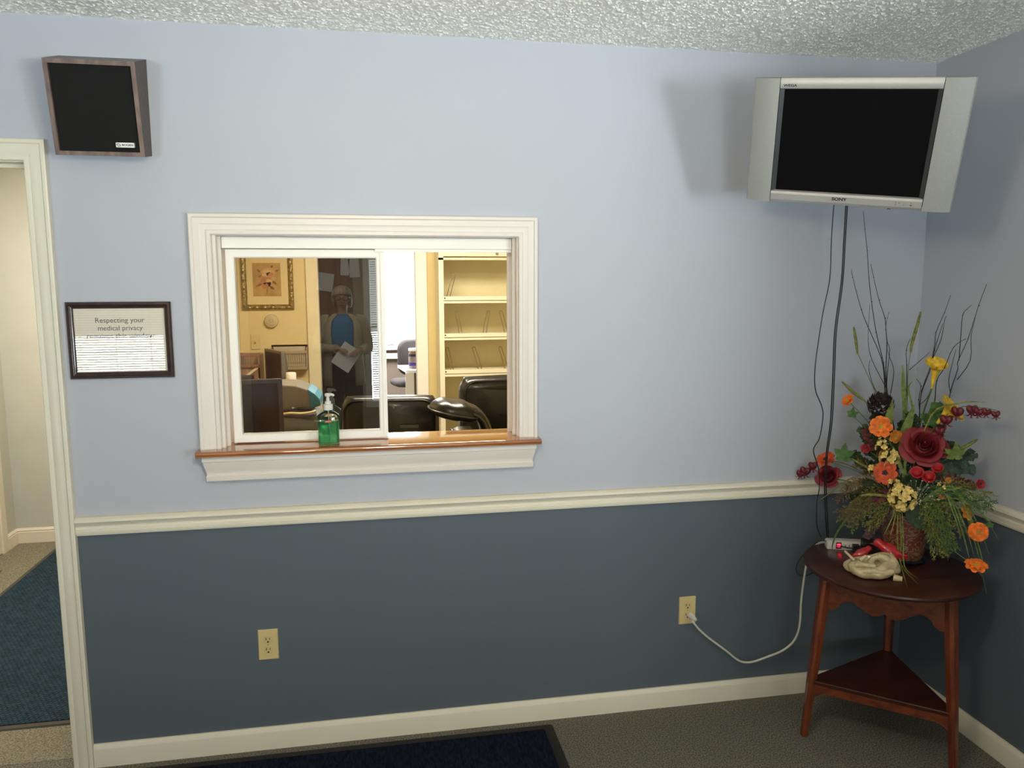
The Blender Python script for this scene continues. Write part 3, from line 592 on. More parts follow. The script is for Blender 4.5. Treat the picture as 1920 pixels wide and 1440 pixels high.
def rose(p, rad, face, pm, lab, outer=5):
    M0 = Matrix.Translation(p) @ frame_to(face); b = MB(); b.M = M0; nu, nv = 9, 8
    for l, (n_, rb, rt_, zb, zt_, hw_, cu, ex) in enumerate([(2, .03, .07, -.1, .50, 1.9, 0, .5), (3, .10, .21, -.15, .50, 1.35, 0, .45), (3, .17, .35, -.2, .47, 1.25, .015, .45),
            (4, .26, .52, -.25, .36, 1.0, .04, .55), (5, .30, .74, -.28, .20, .80, .09, .8), (outer, .34, .92, -.30, .0, .70, .12, 1.0)]):
        for i in range(n_):
            a0 = i*2*PI/n_+l*.75+RND.uniform(-.12, .12); k_ = RND.uniform(.93, 1.06); vs = []; fs = []
            for q in range(nv):
                v_ = q/(nv-1)
                for u in range(nu):
                    uu = u/(nu-1)*2-1; wv_ = (.55+.45*math.sin(PI*min(.5, v_*.8+.05)))*(1-.42*max(0, v_-.6)**1.5*2.2); a = a0+uu*hw_*wv_; c_ = cu*max(0, v_-.7)/.3
                    r_ = rb+(rt_*k_-rb)*v_**ex+c_*(1-.5*abs(uu))+(.03 if l > 2 else .012)*uu*(1 if i % 2 else -1); z = zb+(zt_-zb)*v_-c_*.9-.16*(zt_-zb)*abs(uu)**3*v_
                    if l > 3: z -= .05*(1-abs(uu))*max(0, v_-.8)*3
                    vs.append((rad*r_*math.cos(a), rad*r_*math.sin(a), rad*z))
            for q in range(nv-1):
                for u in range(nu-1): a = q*nu+u; fs.append((a, a+1, a+nu+1, a+nu))
            b.add(vs, fs)
    b.M = M0 @ Matrix.Translation((0, 0, -.18*rad)) @ Matrix.Diagonal((.36*rad, .36*rad, .12*rad, 1)); b.ball(1, 14, 8)
    b.M = M0 @ Matrix.Translation((0, 0, rad*.30)) @ Matrix.Diagonal((.07*rad, .07*rad, .18*rad, 1)); b.ball(1, 10, 8)
    o = b.build('rose', pm, t, angle=85, subsurf=1); part(o, lab)
    b = MB(); b.M = M0
    for i in range(5):
        a = i*2*PI/5; d = Vector((math.cos(a), math.sin(a), 0)); b.blade([d*rad*.1+Vector((0, 0, -.42*rad)), d*rad*.45+Vector((0, 0, -.44*rad)), d*rad*.8+Vector((0, 0, -.50*rad))], [rad*.1, rad*.14, .0005])
    b.build('sepals', G_MD, o, angle=80); stem_to(Vector(p)-Vector(face).normalized()*rad*.3, .0025, parent=o)
    return o
def cluster(p, rad, n, pm, lab, br=.011, face=(0, -1, .2)):
    b = MB(); f = Vector(face).normalized(); p = Vector(p)
    for i in range(n):
        y = 1-1.3*(i+.5)/n; rr = math.sqrt(max(0, 1-y*y)); a = i*2.4; q = frame_to(f) @ Vector((rr*math.cos(a), rr*math.sin(a), y)); c = p+q*rad*RND.uniform(.85, 1.05)
        b.M = Matrix.Translation(c) @ frame_to(q+Vector((RND.uniform(-.3, .3), RND.uniform(-.3, .3), RND.uniform(-.3, .3))))
        for k in range(4):
            a2 = k*PI/2+i; d = Vector((math.cos(a2), math.sin(a2), 0)); r2 = br*RND.uniform(.8, 1.15)
            b.blade([d*r2*.08, d*r2*.5+Vector((0, 0, .12*r2)), d*r2*.85+Vector((0, 0, .30*r2)), d*r2*1.02+Vector((0, 0, .32*r2))], [r2*.15, r2*.46, r2*.44, r2*.18], (0, 0, 1), .4)
    o = b.build('blossom_cluster', pm, t, angle=80); part(o, lab); stem_to(p, .002, parent=o); return o
def spray(name, path, m, n, ll, lw, spread=.7, lab=None, droop=.0, r=.0013, both=True, sm=None):
    """a stem with leaflets along it"""
    P = smooth_path(path, 5); b = MB(); b.tube(P, [r*(1-.6*i/len(P)) for i in range(len(P))], 4); N_ = len(P)
    for i in range(n):
        q = .25+.75*(i+.5)/n; k = min(N_-2, int(q*(N_-1))); p = P[k]; d = (P[k+1]-P[k]).normalized(); sd = d.cross(Vector((0, -1, .2)))
        sd = (sd.normalized() if sd.length > 1e-3 else Vector((1, 0, 0)))*(1 if i % 2 else -1); o_ = (d*(1-spread)+sd*spread+Vector((RND.uniform(-.25, .25), RND.uniform(-.5, .1), RND.uniform(-.25, .25)-droop))).normalized()
        L_ = ll*RND.uniform(.7, 1.15)*(1.1-.5*q); b.blade([p, p+o_*L_*.35, p+o_*L_*.7+Vector((0, 0, -.05*L_)), p+o_*L_], [lw*.2, lw, lw*.7, .0002], Vector((RND.uniform(-.3, .3), -1, RND.uniform(.1, .6))), .25)
    o = b.build(name, m, t, angle=80)
    if lab: part(o, lab)
    return o
def bush(name, path, m, nb, bl, nl, ll, lw, lab=None, droop=.0):
    """feathery filler: a stem with side twigs, each set with tiny leaflets"""
    P = smooth_path(path, 6); b = MB(); N_ = len(P); b.tube(P, [.0011*(1-.6*i/N_) for i in range(N_)], 4)
    for i in range(nb):
        q = .18+.82*(i+.5)/nb; k = min(N_-2, int(q*(N_-1))); p = P[k]; d = (P[k+1]-P[k]).normalized(); sd = d.cross(Vector((0, -1, .2))).normalized()*(1 if i % 2 else -1)
        o_ = (d*.75+sd*RND.uniform(.35, .9)+Vector((0, RND.uniform(-.6, .15), RND.uniform(-.2, .3)-droop))).normalized(); L_ = bl*RND.uniform(.6, 1.1)*(1.15-.55*q); e_ = p+o_*L_+Vector((0, 0, -.12*L_-droop*.2*L_))
        w_ = o_.cross(Vector((0, 1, 0))).normalized()*.0004; b.add([p-w_, p+w_, e_], [(0, 1, 2)])
        for j in range(nl):
            u = .15+.85*(j+.5)/nl; c = p+(e_-p)*u; dd = (o_*.6+Vector((RND.gauss(0, .6), RND.gauss(0, .5)-.1, RND.gauss(0, .6)))).normalized(); l_ = ll*RND.uniform(.6, 1.2); ww = dd.cross(Vector((RND.uniform(-.5, .5), 1, RND.uniform(-.5, .5)))).normalized()*lw
            b.add([c, c+dd*l_*.45+ww, c+dd*l_, c+dd*l_*.45-ww], [(0, 1, 2, 3)])
    o = b.build(name, m, t, smooth=False)
    if lab: part(o, lab)
    return o
def twig(paths, lab, r=.0022):
    b = MB()
    for j, P in enumerate(paths):
        S = smooth_path(P, 3); r0 = r*(1 if j == 0 else .7); b.tube(S, [r0*(1-.65*i/len(S)) for i in range(len(S))], 5)
        for i in range(3, len(S)-1, 3): b.at(S[i]+Vector((RND.uniform(-1, 1), 0, 0))*r0*.8).ball(r0*.9, 5, 4)
        b.at()
    o = b.build('twig', G_TW, t); part(o, lab); return o
def foxtail(head, stem, lab, r=.006):
    b = MB(); S = smooth_path(head, 5); n_ = len(S)
    b.tube(S, [max(.0004, r*.55*math.sin(PI*(.06+.88*i/(n_-1)))**.6) for i in range(n_)], 7)
    for i in range(220):
        k = RND.randrange(n_-1); p = S[k]+(S[k+1]-S[k])*RND.random(); d = (S[max(k, 1)]-S[max(k, 1)-1]).normalized(); a = Vector((RND.gauss(0, 1), RND.gauss(0, 1), RND.gauss(0, 1))); a = (a-d*a.dot(d)).normalized()
        e_ = p+(a*.8-d*.5)*r*RND.uniform(.8, 1.3); w_ = d.cross(a)*.0004; b.add([p-w_, p+w_, e_], [(0, 1, 2)])
    o = b.build('foxtail_grass', G_YL, t); part(o, lab); MB().tube(smooth_path(stem, 5), .0013, 5).build('stem', G_LT, o); return o
def blade_leaf(name, path, w_, m, lab=None):
    S = smooth_path(path, 4); n_ = len(S); b = MB(); b.blade(S, [max(.0003, w_*math.sin(PI*(.08+.90*i/(n_-1)))) for i in range(n_)], (0, -1, .3), .25); o = b.build(name, m, t, angle=80)
    if lab: part(o, lab)
    return o
def lobed_leaf(p, rad, face, m, lab, up=(0, 0, 1)):
    b = MB(); b.M = Matrix.Translation(p) @ frame_to(face)
    for a, L_ in ((PI/2, 1), (PI/2+1.0, .85), (PI/2-1.0, .85), (PI/2+2.0, .6), (PI/2-2.0, .6)):
        d = Vector((math.cos(a), math.sin(a), 0)); b.blade([(0, 0, 0), d*rad*L_*.35, d*rad*L_*.65+Vector((0, 0, .06*rad)), d*rad*L_], [rad*.12, rad*.27, rad*.2, .0004], (0, 0, 1), .2)
    o = b.build('lobed_leaf', m, t, angle=80); part(o, lab); stem_to(p, .0015, parent=o); return o
flower('blossom', (-0.091,-0.100,0.511), 0.0397, (-0.1, -1, 0.25), F_OR, F_CE, 7, 2, 0.20, 0.37, 'large orange blossom left above the rose')
flower('blossom', (-0.044,-0.060,0.473), 0.0243, (0.4, -1, 0.1), F_OD, F_CE, 7, 2, 0.20, 0.37, 'small amber blossom tucked beside the large orange one')
flower('blossom', (-0.207,-0.050,0.590), 0.0271, (-0.6, -0.6, 0.5), F_OR, F_CE, 7, 2, 0.20, 0.37, 'orange blossom on its own at upper left')
flower('blossom', (-0.068,-0.130,0.351), 0.0433, (-0.1, -1, 0.2), F_RO, F_DC, 9, 2, 0.12, 0.37, 'red-orange daisy with a dark centre')
flower('blossom', (-0.279,-0.000,0.347), 0.0361, (-0.3, -0.6, 0.75), F_RO, F_DC, 8, 2, 0.20, 0.37, 'red-orange blossom at the far left behind the cable')
flower('blossom', (0.188,-0.140,0.244), 0.0271, (0.5, -0.4, 0.25), F_OD, F_CE, 7, 2, 0.20, 0.37, 'amber blossom seen side-on at right')
flower('blossom', (0.226,-0.170,0.189), 0.0316, (0.15, -1, 0.1), F_OR, F_CE, 8, 2, 0.10, 0.52, 'round orange blossom at lower right')
flower('blossom', (0.227,-0.180,0.070), 0.0343, (0, -0.45, 0.9), F_OR, F_CE, 7, 2, 0.10, 0.37, 'lowest orange blossom drooping beside the table edge')
flower('blossom', (0.130,-0.120,0.345), 0.0117, (0.1, -1, 0.2), F_OD, F_CE, 5, 1, 0.20, 0.37, 'tiny peach blossom right of the red buds')
flower('blossom', (0.110,-0.140,0.289), 0.0117, (0.1, -1, 0.2), F_RO, F_CE, 6, 2, 0.50, 0.37, 'tiny coral blossom under the red buds')
flower('blossom', (0.034,-0.130,0.357), 0.0225, (-0.1, -0.8, 0.6), F_RB, F_RB, 5, 2, 0.70, 0.55, 'left of three bright red buds under the rose')
flower('blossom', (0.071,-0.130,0.346), 0.0216, (-0.1, -0.8, 0.6), F_RB, F_RB, 5, 2, 0.70, 0.55, 'middle of three bright red buds under the rose')
flower('blossom', (0.096,-0.130,0.382), 0.0198, (-0.1, -0.8, 0.6), F_RB, F_RB, 5, 2, 0.70, 0.55, 'right of three bright red buds under the rose')
flower('blossom', (-0.139,-0.050,0.417), 0.0180, (-0.2, -1, 0.2), F_RD, F_DC, 6, 2, 0.50, 0.37, 'small dark red blossom at left')
flower('blossom', (0.219,-0.160,0.352), 0.0180, (0.5, -0.8, 0.2), F_RD, F_DC, 6, 2, 0.40, 0.37, 'dull red blossom at far right')
rose((0.049,-0.110,0.457), 0.0782, (.05,-.85,.55), F_RS, 'large open dark red rose')
rose((-0.268,-0.010,0.289), 0.0501, (-.15,-.75,.55), F_RS, 'dark red rosebud at far left', 4)
cluster((-0.011,-0.150,0.273), 0.0401, 17, F_PY, 'large pale yellow blossom cluster in front', 0.0190)
cluster((-0.061,-0.110,0.401), 0.0261, 10, F_PY, 'upper pale yellow blossom cluster', 0.0170)
cluster((-0.084,-0.090,0.436), 0.0180, 7, F_PY, 'small pale yellow cluster near the top', 0.0120)
cluster((-0.038,-0.140,0.314), 0.0160, 6, F_PY, 'small pale yellow cluster under the daisy', 0.0120)
cluster((-0.104,-0.100,0.348), 0.0180, 7, F_PY, 'small pale yellow cluster left of the daisy', 0.0120)
cluster((0.111,-0.140,0.325), 0.0140, 6, F_PY, 'tiny yellow star cluster at right', 0.0080)
cluster((-0.084,-0.090,0.459), 0.0120, 4, F_PY, 'tiny pale yellow buds under the large orange blossom', 0.0070)
def calla(p0, p1, rad, open_dir, lab):
    p0 = Vector(p0); p1 = Vector(p1); ax = (p1-p0); L_ = ax.length; M0 = Matrix.Translation(p0) @ ax.to_track_quat('Z', 'Y').to_matrix().to_4x4(); b = MB(); b.M = M0; rings = []
    od = (M0.to_3x3().inverted() @ Vector(open_dir)).normalized(); oa = math.atan2(od.y, od.x)
    for q, rr in ((0, .10), (.2, .16), (.45, .26), (.65, .38), (.8, .56), (.92, .85), (1.0, 1.12)):
        ring = []
        for i in range(24):
            a = oa+i*2*PI/24; lip = (1-math.cos(i*2*PI/24))*.5
            ring.append((rad*rr*math.cos(a), rad*rr*math.sin(a), L_*(q-.10*q**5+(lip-.3)*.42*q**3)))
        rings.append(ring)
    b.loft(rings, cap=False); o = b.build('calla_lily', F_YE, t, angle=80, subsurf=1); part(o, lab)
    b = MB(); b.M = M0; b.tube([(0, 0, L_*.1), (0, 0, L_*.55), (0, 0, L_*.85)], [.003, .0035, .002], 7); b.build('spadix', F_CE, o); stem_to(p0, .0028, G_MD, o); return o
calla((0.061,-0.030,0.652), (0.072,-0.030,0.745), 0.0341, (.2,-1,.1), 'upright yellow calla lily')
calla((0.084,-0.100,0.538), (0.130,-0.100,0.598), 0.0481, (.3,-.6,-.6), 'lower yellow calla lily seen from the side')
def hearts(path, spots, lab):
    o = MB().tube(smooth_path(path, 5), .0013, 5).build('bleeding_heart_spray', G_BN, t); part(o, lab)
    for p, rad in spots:
        M0 = Matrix.Translation(p) @ Matrix.Rotation(RND.uniform(-.5, .5), 4, 'Z') @ Matrix.Rotation(RND.uniform(-.25, .25), 4, 'Y'); b = MB(); b.M = M0
        for sg in (1, -1):
            b.M = M0 @ Matrix.Translation((sg*rad*.42, 0, rad*.12)) @ Matrix.Rotation(sg*.45, 4, 'Y') @ Matrix.Diagonal((.66, .5, .95, 1)); b.ball(rad, 12, 8)
        b.M = M0; b.tube([(0, 0, -.6*rad), (0, 0, -1.2*rad), (0, 0, -1.6*rad)], [rad*.22, rad*.16, rad*.2], 6)
        for sg in (1, -1): b.tube([(sg*.2*rad, 0, -.7*rad), (sg*.7*rad, 0, -1.15*rad), (sg*1.25*rad, 0, -1.1*rad)], [rad*.16, rad*.13, rad*.05], 5)
        b.build('heart_blossom', F_BH, o, angle=70)
    return o
hearts([(0.025,-0.020,0.350),(0.067,-0.060,0.490),(0.093,-0.110,0.529),(0.109,-0.120,0.570),(0.141,-0.130,0.601),(0.182,-0.140,0.613),(0.202,-0.145,0.610),(0.223,-0.150,0.610),(0.249,-0.170,0.608)], [((0.094,-0.110,0.514),0.0160),((0.110,-0.120,0.555),0.0180),((0.141,-0.130,0.587),0.0180),((0.183,-0.140,0.599),0.0170),((0.203,-0.145,0.595),0.0140),((0.224,-0.150,0.596),0.0130),((0.250,-0.170,0.594),0.0120)], 'drooping spray of burgundy heart-shaped blossoms reaching right')
hearts([(-0.106,-0.000,0.289),(-0.217,-0.040,0.351),(-0.328,0.010,0.329),(-0.355,0.020,0.302),(-0.375,0.020,0.289)], [((-0.327,0.010,0.316),0.0160),((-0.355,0.020,0.289),0.0180),((-0.374,0.020,0.276),0.0140)], 'short spray of burgundy heart-shaped blossoms reaching left')
twig([[(-0.020,-0.000,0.238),(-0.060,0.004,0.497),(-0.078,0.008,0.575),(-0.087,0.012,0.642),(-0.101,0.016,0.733),(-0.131,0.020,0.844),(-0.153,0.024,0.957),(-0.167,0.028,1.047),(-0.178,0.032,1.145),(-0.190,0.036,1.223),(-0.199,0.040,1.290)],[(-0.087,0.010,0.642),(-0.119,0.007,0.701),(-0.145,0.005,0.758),(-0.156,0.002,0.821),(-0.157,-0.000,0.949)]], 'tallest bare dark twig rising almost to the television')
twig([[(-0.020,-0.000,0.238),(-0.063,0.002,0.497),(-0.088,0.005,0.619),(-0.094,0.007,0.674),(-0.109,0.010,0.751),(-0.160,0.012,0.866),(-0.186,0.015,0.929),(-0.221,0.017,1.047),(-0.226,0.020,1.077)],[(-0.115,0.010,0.617),(-0.133,0.007,0.654),(-0.148,0.003,0.708),(-0.146,-0.000,0.740)]], 'bare dark twig leaning left')
twig([[(-0.020,-0.000,0.238),(-0.053,0.003,0.498),(-0.080,0.007,0.615),(-0.091,0.010,0.714),(-0.092,0.013,0.797),(-0.099,0.017,0.855),(-0.105,0.020,0.898),(-0.128,0.023,0.963),(-0.151,0.027,1.047),(-0.163,0.030,1.096)],[(-0.083,-0.000,0.596),(-0.085,0.004,0.695),(-0.082,0.008,0.780),(-0.093,0.012,0.814),(-0.100,0.016,0.873),(-0.092,0.020,0.922)],[(-0.070,0.000,0.621),(-0.064,0.007,0.704),(-0.083,0.013,0.759),(-0.090,0.020,0.782)]], 'forked bare dark twig beside the tallest one')
twig([[(-0.020,-0.000,0.238),(0.020,-0.000,0.425),(0.028,-0.000,0.525),(0.029,0.000,0.623),(0.050,-0.000,0.704),(0.056,-0.000,0.749),(0.062,-0.000,0.811),(0.063,-0.000,0.851),(0.085,-0.000,0.921),(0.100,-0.000,0.982)],[(0.057,-0.000,0.753),(0.074,-0.003,0.804),(0.082,-0.005,0.838),(0.087,-0.008,0.895),(0.092,-0.010,0.911)],[(0.056,-0.000,0.749),(0.068,-0.010,0.819),(0.082,-0.020,0.884)]], 'bundle of bare twigs behind the calla lily')
twig([[(-0.020,-0.000,0.238),(0.022,-0.000,0.425),(0.031,-0.000,0.525),(0.023,-0.000,0.605),(0.027,-0.000,0.654),(0.010,-0.000,0.681)],[(0.029,-0.000,0.633),(0.040,-0.000,0.679),(0.051,-0.000,0.722)],[(0.023,-0.000,0.584),(0.047,-0.005,0.610),(0.066,-0.010,0.666)]], 'short forked twig behind the rose')
twig([[(-0.020,-0.000,0.238),(-0.011,0.002,0.501),(-0.017,0.004,0.620),(-0.023,0.006,0.727),(-0.028,0.008,0.782),(-0.017,0.010,0.825)],[(-0.014,-0.000,0.711),(0.012,0.005,0.739),(0.047,0.010,0.777)]], 'thin twig beside the tall green foxtail')
twig([[(-0.020,-0.020,0.243),(0.073,-0.029,0.396),(0.101,-0.038,0.489),(0.114,-0.047,0.568),(0.119,-0.056,0.646),(0.136,-0.064,0.729),(0.134,-0.073,0.755),(0.159,-0.082,0.836),(0.182,-0.091,0.949),(0.200,-0.100,1.021)],[(0.136,-0.080,0.693),(0.170,-0.087,0.762),(0.167,-0.093,0.846),(0.175,-0.100,0.908)],[(0.137,-0.080,0.760),(0.137,-0.083,0.835),(0.138,-0.085,0.916),(0.149,-0.088,0.936),(0.162,-0.090,0.951)]], 'tall bare twig reaching right, with several forks')
twig([[(-0.020,-0.000,0.238),(0.054,-0.010,0.430),(0.073,-0.020,0.590),(0.075,-0.030,0.680),(0.096,-0.040,0.728),(0.119,-0.050,0.803),(0.155,-0.060,0.835)],[(0.119,-0.060,0.646),(0.111,-0.060,0.689),(0.119,-0.060,0.750),(0.126,-0.060,0.797)]], 'thin curved twig right of the calla lily')
foxtail([(-0.189,-0.000,0.764),(-0.197,-0.000,0.810),(-0.207,-0.000,0.863)], [(-0.189,-0.000,0.766),(-0.154,-0.000,0.692),(-0.114,-0.000,0.604),(-0.080,-0.000,0.516),(-0.031,-0.000,0.298)], 'fuzzy green foxtail standing at left', 0.0100)
foxtail([(-0.147,-0.030,0.586),(-0.194,-0.030,0.621),(-0.236,-0.030,0.660)], [(-0.149,-0.030,0.587),(-0.113,-0.015,0.516),(-0.034,-0.000,0.298)], 'fuzzy green foxtail leaning left', 0.0100)
foxtail([(-0.014,0.020,0.772),(-0.010,0.020,0.815),(0.001,0.020,0.869),(0.010,0.020,0.923)], [(-0.014,0.020,0.775),(-0.018,0.013,0.697),(-0.013,0.007,0.540),(-0.017,-0.000,0.300)], 'tall fuzzy green foxtail in the middle', 0.0110)
foxtail([(0.111,-0.120,0.438),(0.158,-0.120,0.458),(0.209,-0.120,0.498)], [(0.114,-0.120,0.440),(0.074,-0.060,0.383),(0.018,-0.000,0.304)], 'fuzzy green foxtail pointing right', 0.0120)
foxtail([(-0.080,-0.060,0.195),(-0.143,-0.060,0.192),(-0.197,-0.060,0.178)], [(-0.080,-0.060,0.195),(-0.047,-0.030,0.222),(-0.014,-0.000,0.249)], 'fuzzy green foxtail low at left', 0.0080)
blade_leaf('grass_blade', [(-0.008,-0.010,0.344),(-0.018,-0.010,0.543),(-0.029,-0.010,0.650),(-0.037,-0.010,0.730)], 0.0090, G_LT, 'pale green blade beside the foxtail')
blade_leaf('grass_blade', [(-0.018,-0.050,0.351),(-0.018,-0.050,0.460),(-0.004,-0.050,0.530),(0.009,-0.050,0.590)], 0.0160, G_LT, 'broad pale green blade above the rose')
blade_leaf('grass_blade', [(-0.071,-0.050,0.485),(-0.069,-0.050,0.535),(-0.060,-0.050,0.600)], 0.0140, G_LT, 'short pale green leaf beside the dark cone')
blade_leaf('grass_blade', [(-0.001,-0.000,0.342),(0.008,-0.000,0.543),(-0.013,-0.000,0.640),(-0.001,-0.000,0.670)], 0.0040, G_LT, 'narrow green blade')
blade_leaf('grass_blade', [(0.010,-0.100,0.326),(0.063,-0.100,0.563),(0.141,-0.100,0.612),(0.183,-0.100,0.622),(0.228,-0.100,0.622)], 0.0032, G_YL, 'thin yellow-green blade arching right')
blade_leaf('grass_blade', [(0.002,-0.100,0.315),(-0.030,-0.100,0.396),(-0.050,-0.100,0.445)], 0.0060, G_LT, 'pale stem leaf crossing the centre')
blade_leaf('grass_blade', [(0.005,-0.100,0.316),(-0.006,-0.100,0.364),(-0.009,-0.100,0.422)], 0.0040, G_LT, None)
blade_leaf('grass_blade', [(-0.011,-0.130,0.253),(-0.063,-0.130,0.265),(-0.115,-0.130,0.264),(-0.147,-0.130,0.256)], 0.0048, G_YL, 'curved pale blade reaching left')
blade_leaf('grass_blade', [(0.007,-0.100,0.227),(-0.102,-0.100,0.313),(-0.173,-0.100,0.314),(-0.243,-0.100,0.251),(-0.296,-0.100,0.202)], 0.0032, G_BN, 'long dry stem arching to the far left')
blade_leaf('grass_blade', [(-0.026,-0.080,0.198),(-0.150,-0.080,0.190),(-0.211,-0.080,0.109),(-0.232,-0.080,0.047),(-0.234,-0.080,0.011)], 0.0036, G_MD, 'thin blade drooping over the power strip')
blade_leaf('grass_blade', [(-0.087,-0.060,0.325),(-0.160,-0.060,0.362),(-0.189,-0.060,0.379)], 0.0040, G_LT, 'thin stem of the lobed leaf')
blade_leaf('grass_blade', [(-0.028,-0.160,0.277),(-0.033,-0.160,0.208),(-0.059,-0.160,0.130)], 0.0022, G_YL, 'thin pale grass blade trailing over the vase')
blade_leaf('grass_blade', [(-0.022,-0.160,0.278),(-0.027,-0.160,0.199),(-0.040,-0.160,0.123)], 0.0022, G_YL, 'thin pale grass blade trailing over the vase')
blade_leaf('grass_blade', [(-0.018,-0.160,0.279),(-0.017,-0.160,0.142),(-0.003,-0.160,0.046),(0.026,-0.325,0.008)], 0.0022, G_YL, 'thin pale grass blade trailing over the vase')
blade_leaf('grass_blade', [(-0.017,-0.160,0.259),(-0.003,-0.160,0.125),(0.002,-0.160,0.031),(0.059,-0.276,0.008)], 0.0022, G_YL, 'thin pale grass blade trailing over the vase')
blade_leaf('grass_blade', [(-0.010,-0.160,0.260),(0.004,-0.160,0.126),(0.013,-0.160,0.025),(0.055,-0.213,0.008)], 0.0022, G_YL, 'thin pale grass blade trailing over the vase')
blade_leaf('grass_blade', [(0.048,-0.150,0.265),(0.148,-0.150,0.324),(0.221,-0.150,0.218),(0.265,-0.150,0.108)], 0.0026, G_MD, 'long thin green grass blade drooping right')
blade_leaf('grass_blade', [(0.048,-0.100,0.253),(0.103,-0.100,0.292),(0.141,-0.100,0.192),(0.165,-0.100,0.090)], 0.0026, G_LT, 'long thin green grass blade drooping right')
blade_leaf('grass_blade', [(0.048,-0.150,0.265),(0.111,-0.150,0.313),(0.154,-0.150,0.231),(0.181,-0.150,0.147)], 0.0026, G_LT, 'long thin green grass blade drooping right')
blade_leaf('grass_blade', [(0.048,-0.150,0.265),(0.161,-0.150,0.309),(0.241,-0.150,0.238),(0.288,-0.150,0.164)], 0.0026, G_MD, 'long thin green grass blade drooping right')
blade_leaf('grass_blade', [(0.048,-0.150,0.265),(0.124,-0.150,0.303),(0.179,-0.150,0.185),(0.213,-0.150,0.065)], 0.0026, G_LT, 'long thin green grass blade drooping right')
blade_leaf('grass_blade', [(0.048,-0.150,0.265),(0.142,-0.150,0.332),(0.214,-0.150,0.188),(0.259,-0.150,0.041)], 0.0026, G_LT, 'long thin green grass blade drooping right')
blade_leaf('grass_blade', [(0.048,-0.100,0.253),(0.086,-0.100,0.315),(0.112,-0.100,0.198),(0.130,-0.100,0.079)], 0.0026, G_MD, 'long thin green grass blade drooping right')
blade_leaf('grass_blade', [(0.048,-0.100,0.253),(0.095,-0.100,0.277),(0.127,-0.100,0.163),(0.148,-0.100,0.048)], 0.0026, G_LT, 'long thin green grass blade drooping right')
blade_leaf('grass_blade', [(0.048,-0.150,0.265),(0.137,-0.150,0.322),(0.201,-0.150,0.233),(0.240,-0.150,0.141)], 0.0026, G_LT, 'long thin green grass blade drooping right')
blade_leaf('grass_blade', [(0.048,-0.150,0.265),(0.117,-0.150,0.321),(0.166,-0.150,0.219),(0.197,-0.150,0.116)], 0.0026, G_MD, 'long thin green grass blade drooping right')
blade_leaf('grass_blade', [(0.048,-0.150,0.265),(0.155,-0.150,0.290),(0.227,-0.150,0.252),(0.269,-0.150,0.212)], 0.0026, G_LT, 'long thin green grass blade drooping right')
blade_leaf('grass_blade', [(0.048,-0.150,0.265),(0.157,-0.150,0.327),(0.232,-0.150,0.300),(0.274,-0.150,0.268)], 0.0026, G_LT, 'long thin green grass blade drooping right')
blade_leaf('grass_blade', [(0.048,-0.100,0.253),(0.071,-0.100,0.274),(0.083,-0.100,0.167),(0.093,-0.100,0.059)], 0.0026, G_MD, 'long thin green grass blade drooping right')
blade_leaf('grass_blade', [(0.048,-0.100,0.253),(0.079,-0.100,0.292),(0.098,-0.100,0.182),(0.112,-0.100,0.070)], 0.0026, G_LT, 'long thin green grass blade drooping right')
blade_leaf('grass_blade', [(0.048,-0.150,0.265),(0.128,-0.150,0.303),(0.185,-0.150,0.203),(0.221,-0.150,0.100)], 0.0026, G_LT, 'long thin green grass blade drooping right')
blade_leaf('grass_blade', [(0.048,-0.150,0.265),(0.144,-0.150,0.328),(0.219,-0.150,0.149),(0.267,-0.150,-0.034)], 0.0026, G_MD, 'long thin green grass blade drooping right')
bush('feathery_fern', [(-0.014,-0.060,0.274),(-0.103,-0.060,0.293),(-0.174,-0.060,0.264),(-0.230,-0.060,0.209)], G_BR, 30, 0.0401, 9, 0.0092, 0.00170, 'rust-coloured fern reaching left', 0.00)
bush('feathery_fern', [(-0.012,-0.090,0.262),(-0.100,-0.090,0.260),(-0.160,-0.090,0.212),(-0.218,-0.090,0.169)], G_BR, 30, 0.0401, 9, 0.0092, 0.00170, 'rust and green fern drooping left', 0.00)
bush('feathery_fern', [(-0.012,-0.110,0.257),(-0.079,-0.110,0.228),(-0.130,-0.110,0.181),(-0.174,-0.110,0.123)], G_YL, 30, 0.0401, 9, 0.0092, 0.00170, 'yellow-green fern drooping at lower left', 0.00)
bush('feathery_fern', [(-0.012,-0.070,0.247),(-0.099,-0.070,0.235),(-0.170,-0.070,0.195),(-0.207,-0.070,0.138)], G_YL, 27, 0.0401, 9, 0.0092, 0.00170, 'yellow-green fern at left', 0.00)
bush('feathery_fern', [(-0.014,-0.050,0.282),(-0.087,-0.050,0.323),(-0.143,-0.050,0.353),(-0.165,-0.050,0.363)], G_BR, 22, 0.0401, 9, 0.0092, 0.00170, 'small rust fern at left', 0.00)
spray('fern_spray', [(-0.012,-0.100,0.255),(-0.061,-0.100,0.208),(-0.093,-0.100,0.153),(-0.119,-0.100,0.092)], G_PU, 40, 0.0301, 0.0080, 0.70, 'dusty purple foliage hanging by the power strip', 0.20)
spray('fern_spray', [(-0.012,-0.110,0.257),(-0.046,-0.110,0.203),(-0.076,-0.110,0.168),(-0.092,-0.110,0.136)], G_PU, 30, 0.0281, 0.0080, 0.70, 'dusty purple foliage hanging by the vase', 0.20)
bush('feathery_fern', [(0.038,-0.140,0.281),(0.083,-0.140,0.229),(0.115,-0.140,0.157),(0.135,-0.140,0.092)], G_YL, 37, 0.0401, 9, 0.0092, 0.00170, 'fine yellow-green fern hanging right of the vase', 0.40)
bush('feathery_fern', [(0.038,-0.140,0.281),(0.089,-0.140,0.259),(0.139,-0.140,0.189),(0.154,-0.140,0.124)], G_YL, 35, 0.0401, 9, 0.0092, 0.00170, 'fine green fern hanging at right', 0.40)
